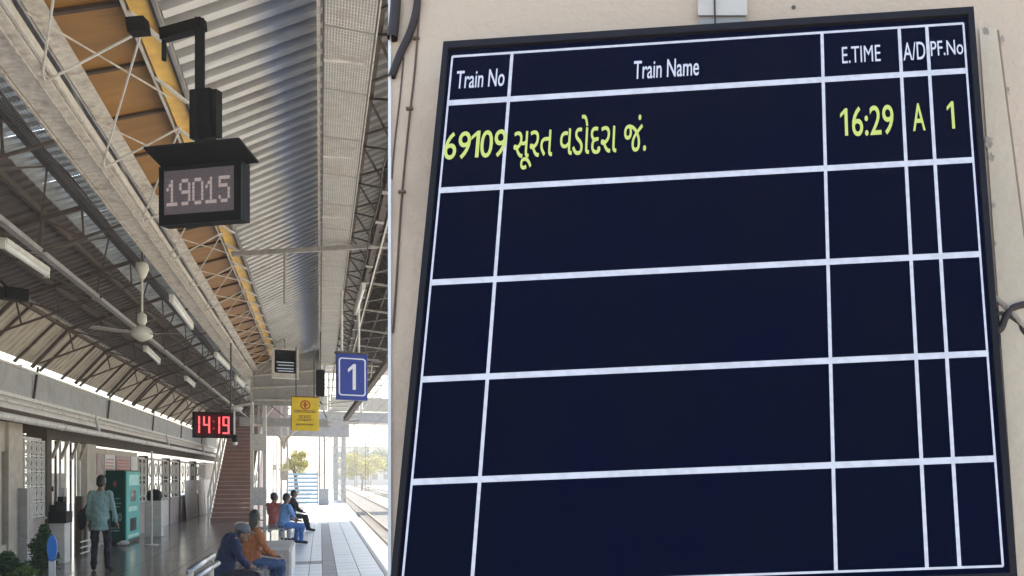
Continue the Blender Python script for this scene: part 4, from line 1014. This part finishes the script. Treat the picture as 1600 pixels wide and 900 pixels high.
def person(lab, loc, rz, J, wear, voxel=.012, hair='short', cap=None, scale=1.0):
    """J: joints in local metres, x right, y forward, z up; wear: materials for top, trousers, shoes"""
    V = {k: Vector(v) for k, v in J.items()}
    t = thing('person', lab, 'person', loc); t.rotation_euler = (0, 0, rz); t.scale = scale if isinstance(scale, tuple) else (scale,) * 3
    h = V['head']; fwd = (V.get('look', h + Vector((0, 1, 0))) - h).normalized()
    yaw = math.atan2(-fwd.x, fwd.y); pit = math.asin(max(-1, min(1, fwd.z)))
    Rm = Matrix.Rotation(yaw, 3, 'Z') @ Matrix.Rotation(pit, 3, 'X'); L = lambda x, y, z: h + Rm @ Vector((x, y, z))
    b_ = MB()
    b_.ell(h + Rm @ Vector((0, -.01, .02)), (.074, .092, .098), Rm, 16, 12); b_.ell(L(0, .025, -.055), (.052, .062, .062), Rm); b_.cap(L(0, .085, .01), L(0, .106, -.025), .010, .014)
    for s in (-1, 1):
        b_.ell(L(s * .077, -.005, -.01), (.012, .022, .034), Rm); b_.ell(L(s * .03, .082, .028), (.02, .010, .009), Rm)
    b_.ell(L(0, .083, -.060), (.026, .012, .008), Rm)
    b_.cap(V['neck'] - Vector((0, 0, .03)), h + Rm @ Vector((0, -.015, -.05)), .056, .05)
    ch, pv = V['chest'], V['pelvis']
    b_.ell(ch, (.15, .1, .17)); b_.ell(pv, (.15, .11, .13)); b_.cap(pv, ch, .11, .12); b_.cap(ch, V['neck'], .1, .06)
    for s in ('l', 'r'):
        sh, el, wr, ha = V['sh' + s], V['el' + s], V['wr' + s], V['ha' + s]
        b_.cap(ch + (sh - ch) * .6 + Vector((0, 0, .03)), sh, .06, .052); b_.cap(sh, el, .05, .038); b_.cap(el, wr, .038, .026)
        d = (ha - wr).normalized(); side = d.cross(Vector((0, 0, 1)));
        if side.length < .2: side = d.cross(Vector((0, 1, 0)))
        side.normalize(); up = side.cross(d)
        b_.cap(wr, wr + d * .075, .026, .034); pal = wr + d * .085
        for k, ln in enumerate((.062, .072, .067, .052)):
            o_ = pal + side * (k - 1.5) * .019; m1 = o_ + d * ln * .55 - up * .008; b_.cap(o_, m1, .009, .0085, 6); b_.cap(m1, m1 + d * ln * .4 - up * .022, .0085, .007, 6)
        b_.cap(wr + d * .03 + side * -.028, wr + d * .07 - side * .055 - up * .01, .011, .009, 6)
        hp, kn, an, to = V['hp' + s], V['kn' + s], V['an' + s], V['to' + s]
        b_.cap(hp, kn, .078, .055); b_.cap(kn, an, .052, .036); b_.cap(an, to, .035, .025)
    remesh(b_, voxel, 'body', 'skin', t)
    b_ = MB(); b_.ell(ch, (.185, .13, .19)); b_.cap(pv + Vector((0, 0, .02)), ch, .145, .14); b_.cap(ch, V['neck'] - Vector((0, 0, .03)), .12, .07); b_.ell(pv, (.17, .135, .13))
    for s in ('l', 'r'):
        sh, el, wr = V['sh' + s], V['el' + s], V['wr' + s]; b_.cap(ch + (sh - ch) * .55 + Vector((0, 0, .03)), sh, .075, .066); b_.cap(sh, el, .066, .052)
        if wear.get('sleeve', 1): b_.cap(el, el + (wr - el) * (.92 if wear['sleeve'] == 1 else .2), .052, .040)
    if wear.get('tail'):
        b_.tube(ch, pv + Vector(wear['tail']), .145, 16, .165)
    remesh(b_, voxel, 'shirt', wear['top'], t)
    b_ = MB(); b_.ell(pv - Vector((0, 0, .05)), (.16, .125, .12))
    for s in ('l', 'r'):
        hp, kn, an = V['hp' + s], V['kn' + s], V['an' + s]; b_.cap(hp, kn, .094, .070); b_.cap(kn, kn + (an - kn) * .95, .068, .055)
    remesh(b_, voxel, 'trousers', wear['legs'], t)
    for s in ('l', 'r'):
        b_ = MB(); an, to = V['an' + s], V['to' + s]; b_.cap(an - Vector((0, 0, .015)), to, .048, .04); b_.ell(an + (to - an) * .5 - Vector((0, 0, .02)), (.045, .08, .028)); remesh(b_, .012, 'shoe', wear.get('shoes', 'black_matt'), t, 1)
    b_ = MB(); b_.ell(L(0, -.022, .045), (.086, .095, .092), Rm, 16, 12); b_.ell(L(0, -.05, -.01), (.078, .065, .08), Rm)
    if hair == 'long': b_.ell(L(0, -.065, -.06), (.075, .05, .10), Rm); b_.cap(L(0, -.07, -.08), L(0, -.085, -.17), .055, .035)
    remesh(b_, .010, 'hair', 'hair', t, 1)
    if cap:
        b_ = MB(); b_.ell(L(0, -.015, .075), (.094, .105, .075), Rm, 16, 10); b_.ell(L(0, .10, .055), (.065, .07, .010), Rm); remesh(b_, .008, 'cap', cap, t, 1)
    return t
def seated(lean=.0, dx=0, armf=.28, legf=.42, headdrop=0, turn=(0, 1, 0), ankle_f=None):
    y = lean; af = legf if ankle_f is None else ankle_f
    J = dict(pelvis=(0, 0, .54), chest=(0, y * .7, .90), neck=(0, y, 1.10 - headdrop * .4), head=(0, y + .03 + headdrop * .5, 1.23 - headdrop), shl=(-.19, y * .9, 1.02), shr=(.19, y * .9, 1.02),
             ell=(-.24, y * .8 + .1, .76), elr=(.24, y * .8 + .1, .76), wrl=(-.14, armf + .05, .64), wrr=(.14, armf + .05, .64), hal=(-.10, armf + .16, .62), har=(.10, armf + .16, .62),
             hpl=(-.10, .02, .52), hpr=(.10, .02, .52), knl=(-.13, legf + .02, .50), knr=(.13, legf + .02, .50), anl=(-.13, af + .02, .09), anr=(.13, af + .02, .09), tol=(-.14, af + .17, .045), tor=(.14, af + .17, .045))
    h = Vector(J['head']); J['look'] = h + Vector(turn); return J
# man standing by the machine, seen from behind
c = at(157, 892, -1.7)
J = dict(pelvis=(0, 0, .93), chest=(0, .0, 1.24), neck=(0, .01, 1.45), head=(0.01, .05, 1.575), look=(.35, 1, 1.5), shl=(-.155, 0, 1.38), shr=(.155, 0, 1.38), ell=(-.205, -.02, 1.10), elr=(.22, .02, 1.10),
         wrl=(-.20, .05, .86), wrr=(.26, .08, .87), hal=(-.20, .08, .76), har=(.28, .12, .77), hpl=(-.09, 0, .88), hpr=(.09, 0, .88), knl=(-.11, .02, .48), knr=(.12, .03, .48),
         anl=(-.12, 0, .09), anr=(.13, -.02, .09), tol=(-.15, .14, .04), tor=(.16, .13, .04))
person('man standing in a loose pale teal shirt and dark trousers facing the machine', (c.x, c.y, 0), R(-2), J, dict(top='cloth_teal', legs='cloth_dark', sleeve=1, tail=(0, 0, -.2)), .013, scale=(.86, .9, 1))
b_ = MB(); b_.ell((c.x - .28, c.y, .92), (.07, .12, .19)); b_.tube((c.x - .26, c.y - .02, 1.05), (c.x - .1, c.y, 1.42), .012); o = b_.build('shoulder_bag', 'black_matt', off=(c.x - .28, c.y, .7), smooth=True); tag(o, 'black bag hanging at the left side of the standing man', 'bag')
# two people on the near bench, facing the tracks
pA = at_z(368, 1020, 7.1); pB = at_z(400, 960, 9.2)
def seat_person(lab, px, z, rz, J, wear, **k):
    c = at_z(px, 900, z); return c, person(lab, (c.x, c.y, k.pop('lift', 0)), rz, J, wear, **k)
cA, _ = seat_person('seated man in a navy jacket and grey cap bending forward on the near bench', 347, 10.0, R(-80), seated(.15, headdrop=.17, turn=(.25, 1, -.3)), dict(top='cloth_navy', legs='cloth_dark', sleeve=1), voxel=.009, cap='cap_grey', scale=(.86, .82, .93))
cB, _ = seat_person('seated person with dark hair in an orange shirt and blue jeans looking away', 392, 11.6, R(-62), seated(.04, headdrop=0, legf=.44, turn=(-.9, 1, -.05)), dict(top='cloth_orange', legs='cloth_jeans', sleeve=1), voxel=.009, hair='long', scale=(.84, .82, .90))
steel_bench(cA.x - .2, cA.x + .18, cA.y - 1.6, cA.y + .5, 'ribbed steel bench under the man in the navy jacket, nearest bench')
steel_bench(cB.x - .24, cB.x + .24, cB.y - .55, cB.y + .6, 'steel bench under the person in the orange shirt')
ca = at_z(318, 885, 8.3)
t = thing('bench_rail', 'shiny steel tube rail slanting up beside the near bench', 'rail', (ca.x, ca.y, 0)); 
b_ = MB(); b_.tube(at_z(296, 893, 7.9), at_z(332, 868, 8.6), .035, 10); b_.build('top_rail', 'chrome', t, smooth=True)
b_ = MB(); b_.tube(at_z(302, 905, 7.9), at_z(340, 880, 8.6), .03, 10); b_.build('lower_rail', 'chrome', t, smooth=True)
for px, py, z in ((298, 893, 7.9), (330, 870, 8.6)):
    q = at_z(px, py, z); b_ = MB(); b_.tube((q.x, q.y, 0), q, .025, 8); b_.build('leg', 'chrome', t)
# far seated group
person('seated man in a light blue shirt and blue trousers with one leg stretched out', tuple([*at_z(443, 840, 20.3).xy, 0]), R(-62), seated(.06, legf=.42, ankle_f=.38, turn=(-.2, 1, -.2)), dict(top='cloth_sky', legs='cloth_blue', sleeve=2), voxel=.018, scale=.93)
person('seated person in a red top and white trousers beside the light blue shirt', tuple([*at_z(428, 840, 21.2).xy, 0]), R(-40), seated(.0, turn=(.3, 1, 0)), dict(top='cloth_red', legs='cloth_white', sleeve=2), voxel=.018, scale=.93)
person('seated person all in dark clothes, farthest of the group', tuple([*at_z(454, 820, 25).xy, 0]), R(-75), seated(.08, legf=.42, ankle_f=.52, turn=(0, 1, -.1)), dict(top='cloth_dark', legs='cloth_dark', sleeve=1), voxel=.018, scale=.93)
g = at_z(441, 840, 21)
steel_bench(g.x - .35, g.x + .12, g.y - 1.6, g.y + 1.2, 'steel bench under the far seated group', back=False)
g2 = at_z(456, 820, 25.2); steel_bench(g2.x - .35, g2.x + .15, g2.y - .8, g2.y + .8, 'short steel bench under the dark clothed person')
# concrete seat block with a pale edge
a = at_z(405, 864, 13.4); b2 = at_z(455, 864, 13.4)
t = thing('concrete_bench', 'low brown concrete seat block with a white edge behind the orange shirt', 'bench', ((a.x + b2.x) / 2, a.y, 0))
b_ = MB(); b_.box(a.x, b2.x - .04, a.y, a.y + 2.2, 0, .45); b_.build('block', 'pink_wall', t)
b_ = MB(); b_.box(b2.x - .039, b2.x + .0, a.y - .005, a.y + 2.2, 0, .455); b_.build('edge_trim', 'white_board', t)
b_ = MB(); b_.box(a.x - .02, b2.x - .041, a.y - .02, a.y + 2.22, .451, .49); b_.build('top_slab', 'concrete', t)

# ================================================================== DISPLAY BOARD ON THE SLOPING WALL
O = Vector((.18184, 1.26949, 2.32382)); A = Vector((.67529, -.32494, .02997)); B = Vector((-.08607, -.16317, -.766)); N_ = Vector((-.42997, -.87197, .23406))
def bp(u_, v_, w_=0): return O + A * u_ + B * v_ + N_ * w_
def bbox_(mb, u0, u1, v0, v1, w0, w1):
    return mb.hexa([bp(u0, v1, w1), bp(u1, v1, w1), bp(u1, v1, w0), bp(u0, v1, w0), bp(u0, v0, w1), bp(u1, v0, w1), bp(u1, v0, w0), bp(u0, v0, w0)])
def ray(px, py, w_):     # where the view line (px, py) meets the plane w_ of the board
    d = Vector(((px - 1050) / 1300 * CY + SY, -(px - 1050) / 1300 * SY + CY, (743 - py) / 1300)); c = Vector((0, 0, 1.7))
    s = (bp(0, 0, w_) - c).dot(N_) / d.dot(N_); return c + d * s
WW = -.055               # the wall surface lies this far behind the screen
tv = thing('display_board', 'large dark blue train display with white grid and yellow green entries on the wall', 'display', tuple(O))
U0, U1, V0, V1 = -.0185, 1.0195, -.0295, 1.022
b_ = MB(); bbox_(b_, U0 + .002, U1 - .002, V0 + .002, V1 - .002, WW + .002, -.004); b_.build('housing', 'bezel', tv)
BT = .0215
for a in ((U0, U1, V0, V0 + BT * .7), (U0, U1, V1 - .012, V1), (U0, U0 + .011, V0 + BT * .7, V1 - .012), (U1 - .011, U1, V0 + BT * .7, V1 - .012)):
    b_ = MB(); bbox_(b_, *a, -.012, .006); b_.build('bezel', 'bezel', tv)
b_ = MB(); bbox_(b_, U0 + .011, U1 - .011, V0 + BT * .7, V1 - .012, -.003, -.0005); scn = b_.build('screen', 'screen', tv)
cols_ = [0, .1200, .7292, .8775, .9302, 1.0]; rows_ = [0, .1010, .2834, .4652, .6458, .8258, .9985]
for i, u_ in enumerate(cols_):
    w_ = .0024 if i in (0, 5) else .0042
    b_ = MB(); bbox_(b_, u_ - w_ / 2 * 1.4, u_ + w_ / 2 * 1.4, 0, rows_[-1], 0, .0010); b_.build('grid_line', 'grid_light', scn)
for i, v_ in enumerate(rows_):
    h_ = .0036 if i in (0, 6) else .0103
    b_ = MB(); bbox_(b_, 0, 1, v_ - h_ / 2, v_ + h_ / 2, 0, .0014); b_.build('grid_line', 'grid_light', scn)
def uv_of(px, py):
    p = ray(px, py, 0) - O; a, b2, c2 = A.dot(A), A.dot(B), B.dot(B); d, e = p.dot(A), p.dot(B); D = a * c2 - b2 * b2
    return (c2 * d - b2 * e) / D, (a * e - b2 * d) / D
def btxt(txt, tl, br, m, heavy=.02):
    # box between the photo's upper left and lower right corner of the word, laid in the board's own axes
    (u0, v0), (u1, v1) = uv_of(*tl), uv_of(*br)
    pl = lambda x, y, l: bp(x, -y, .0018 + l)
    return text_on('lettering', txt, pl, (u0, u1, -v1, -v0), m, scn, heavy)
btxt('Train No', (715, 112.5), (788, 135.5), 'text_white', .008)
btxt('Train Name', (991, 97), (1092, 119), 'text_white', .008)
btxt('E.TIME', (1315, 75), (1376, 97), 'text_white', 0)
btxt('A/D', (1410, 68), (1446, 94), 'text_white', .005)
btxt('PF.No', (1453, 66), (1505, 86), 'text_white', .005)
def bone(tl, br):
    (u0, v0), (u1, v1) = uv_of(*tl), uv_of(*br); one_on('lettering', lambda x, y, l: bp(x, -y, .0018), (u0, u1, -v1, -v0), 'text_green', scn)
btxt('69', (697, 208), (734, 249), 'text_green', .008); bone((738, 206), (748, 247)); btxt('09', (753, 205), (790, 246), 'text_green', .008)
btxt('\u0AB8\u0AC2\u0AB0\u0AA4 \u0AB5\u0AA1\u0ACB\u0AA6\u0AB0\u0ABE \u0A9C\u0A82.', (806, 187), (1009, 255), 'text_green', .006)
bone((1312, 171), (1325, 213)); btxt('6:29', (1330, 168), (1397, 211), 'text_green', .008)
btxt('A', (1424, 163), (1446, 205), 'text_green', .008)
bone((1478, 160), (1492, 202))

# the wall: sloping front, upright back
def wall():
    e = .02
    TL, TR = ray(609, -170, WW), ray(1700, -170, WW)
    def floor_hit(P, Q):
        s = (0 - P.z) / (Q.z - P.z); return P + (Q - P) * s
    BLx = floor_hit(TL, ray(609, 1500, WW)); BRx = floor_hit(TR, ray(1700, 1500, WW))
    back = Vector((-N_.x, -N_.y, 0)).normalized() * .22
    TLb, TRb = TL + back, TR + back; BLb, BRb = Vector((TLb.x, TLb.y, 0)), Vector((TRb.x, TRb.y, 0))
    root = thing('plastered_wall', 'sloping cream plastered wall carrying the large train display', 'wall', tuple((BLx + BRx) / 2))
    b_ = MB(); b_.add([BLx, BRx, BRb, BLb, TL, TR, TRb, TLb], [(3, 2, 1, 0), (4, 5, 6, 7), (0, 1, 5, 4), (1, 2, 6, 5), (2, 3, 7, 6), (3, 0, 4, 7)]); b_.build('wall_body', 'plaster', root)
    # white strip added down the free edge, standing in for a dividing line
    d = (TR - TL).normalized() * .0055
    b_ = MB(); nf = N_ * .004
    b_.hexa([BLx - d * .2 + nf, BLx + d * .6 + nf, BLx + d * .6 + back * .05, BLx - d * .2 + back * .05, TL - d * .2 + nf, TL + d * .6 + nf, TL + d * .6 + back * .05, TL - d * .2 + back * .05]); b_.build('divider_strip', 'white_paint', root)
    return root
wallo = wall()
W0 = WW + .001
def wq(px, py, w_=0): return ray(px, py, WW + w_)
def cable(name, m, pts, r_, lab, cat='cable', group=None):
    P_ = [wq(x, y, r_ * 1.02) for x, y in pts]
    # smooth the run
    out = []
    for i in range(len(P_) - 1):
        p0, p1, p2, p3 = P_[max(0, i - 1)], P_[i], P_[i + 1], P_[min(len(P_) - 1, i + 2)]
        for k in range(6):
            s = k / 6; out.append(.5 * ((2 * p1) + (-p0 + p2) * s + (2 * p0 - 5 * p1 + 4 * p2 - p3) * s * s + (-p0 + 3 * p1 - 3 * p2 + p3) * s ** 3))
    out.append(P_[-1]); b_ = MB()
    n = 8; k0 = 0; rings = []
    for i, p in enumerate(out):
        d = (out[min(i + 1, len(out) - 1)] - out[max(i - 1, 0)]).normalized(); a = d.cross(N_).normalized(); c = N_
        rings.append(len(b_.v)); b_.v += [p + (a * math.cos(6.283 * j / n) + c * math.sin(6.283 * j / n)) * r_ for j in range(n)]
    for i in range(len(rings) - 1):
        for j in range(n): b_.f.append((rings[i] + j, rings[i] + (j + 1) % n, rings[i + 1] + (j + 1) % n, rings[i + 1] + j))
    o = b_.build(name, m, off=tuple(P_[0]), smooth=True); tag(o, lab, cat, group); return o
cable('cable', 'cable', [(655, -60), (651, 10), (641, 50), (625, 85), (612, 120)], .0058, 'thick dark cable curving in from the top left of the plastered wall')
cable('cable', 'cable', [(620, -60), (618, 10), (613, 60)], .0085, 'short dark cable hugging the free edge of the plastered wall at the top')
cable('cable', 'cable_brown', [(660, -60), (655, 20), (648, 110), (640, 180), (632, 260), (626, 330), (620, 430), (614, 520)], .0016, 'thin brown cable running down left of the train display')
cable('cable', 'cable_brown', [(631, 90), (624, 160), (617, 220), (612, 280)], .0012, 'thinnest cable at the free edge of the plastered wall')
cable('cable', 'cable', [(1535, 520), (1562, 515), (1573, 492), (1590, 478), (1640, 470)], .0050, 'thick black cable leaving the right side of the train display')
cable('cable', 'plaster_peel', [(1540, 455), (1560, 470), (1580, 488), (1600, 510), (1640, 540)], .0042, 'grey cable crossing the black one at the right of the display')
cable('cable', 'cable', [(1540, 500), (1565, 490), (1592, 505), (1600, 520), (1640, 560)], .0034, 'slim black cable looping under the grey one at the right')
cable('cable', 'cable', [(1545, 470), (1556, 480), (1562, 500), (1560, 540)], .0022, 'small black cable hanging down close to the display frame')
# pale junction box at the top
def wallbox(mb, x0, x1, y0, y1, w0, w1):
    return mb.hexa([wq(x0, y1, w1), wq(x1, y1, w1), wq(x1, y1, w0), wq(x0, y1, w0), wq(x0, y0, w1), wq(x1, y0, w1), wq(x1, y0, w0), wq(x0, y0, w0)])
t = thing('wall_box', 'pale box mounted on the wall above the train display', 'box', tuple(wq(1130, 20)))
b_ = MB(); wallbox(b_, 1090, 1168, -40, 24, .0005, .014); b_.build('box', 'plaster_trim', t, bevel=.002)
b_ = MB(); wallbox(b_, 1092, 1166, 24.5, 41, .0005, .009); b_.build('bracket', 'valance', t, bevel=.001)
b_ = MB(); b_.path([wq(1116, -60, .017), wq(1117, 26, .017), wq(1118, 44, .010)], .0014, 6); o = b_.build('cable', 'cable', off=tuple(wq(1117, 0, .017))); tag(o, 'thin black cord crossing the pale box above the train display', 'cable')
# raised plaster band on the right and peeled patches
b_ = MB(); wallbox(b_, 1530, 1556, 40, 52, .0003, .0035); 
P1 = [wq(x, y, .0003) for x, y in ((1530, 44), (1557, 42), (1668, 900), (1590, 900))]; P2 = [wq(x, y, .0045) for x, y in ((1530, 44), (1557, 42), (1668, 900), (1590, 900))]
b_ = MB(); b_.hexa([P1[3], P1[2], P1[1], P1[0], P2[3], P2[2], P2[1], P2[0]]); b_.build('raised_panel', 'plaster_pale', wallo)
b_ = MB(); b_.path([wq(1559, 48, .001), wq(1573, 160, .001), wq(1590, 290, .001), wq(1613, 470, .001)], .0022, 6); b_.build('groove', 'groove', wallo)
def patch(px, py, r_, seed):
    q = random.Random(seed); n = 18; c = wq(px, py, .0058); ux = A.normalized(); uy = -B.normalized(); b_ = MB(); ring = []
    for k in range(n):
        a = 6.283 * k / n; rr_ = r_ * q.uniform(.55, 1.15); ring.append(c + ux * math.cos(a) * rr_ * .6 + uy * math.sin(a) * rr_)
    b_.add([c] + ring, [(0, k + 1, (k + 1) % n + 1) for k in range(n)]); b_.build('peeled_patch', 'plaster_peel', wallo)
patch(1545, 222, .011, 1); patch(1549, 245, .007, 2); patch(1553, 320, .005, 3); patch(1541, 48, .008, 4)

# ================================================================== HAZE
hz = MB(); hz.box(-200, 260, -20, 420, -2.5, 14)
ho = hz.build('haze', 'black'); hm = bpy.data.materials.new('haze'); hm.use_nodes = True; hn = hm.node_tree; hn.nodes.clear()
pv_ = hn.nodes.new('ShaderNodeVolumePrincipled'); pv_.inputs['Color'].default_value = (1, .975, .93, 1); pv_.inputs['Density'].default_value = .0021; pv_.inputs['Anisotropy'].default_value = .3
ou = hn.nodes.new('ShaderNodeOutputMaterial'); hn.links.new(pv_.outputs[0], ou.inputs['Volume']); ho.data.materials[0] = hm; ho['kind'] = 'stuff'

# wear on the plastered wall: chips, stains, screw plugs, cable clips
for i, (x, y, r_) in enumerate(((1566, 60, .006), (1575, 140, .005), (1556, 380, .004))): patch(x, y, r_, 40 + i)
for i, (x, y) in enumerate(((650, 60), (640, 170), (628, 300))):
    b_ = MB(); c = wq(x, y, .002); b_.bar(c - A.normalized() * .005, c + A.normalized() * .005, .004, .005, N_); b_.build('cable_clip', 'cable_brown', wallo)
for i, (x, y) in enumerate(((1240, 12), )):
    b_ = MB(); c = wq(x, y, .0005); b_.tube(c, c + N_ * .002, .003, 8); b_.build('screw_plug', 'dark_steel', wallo)
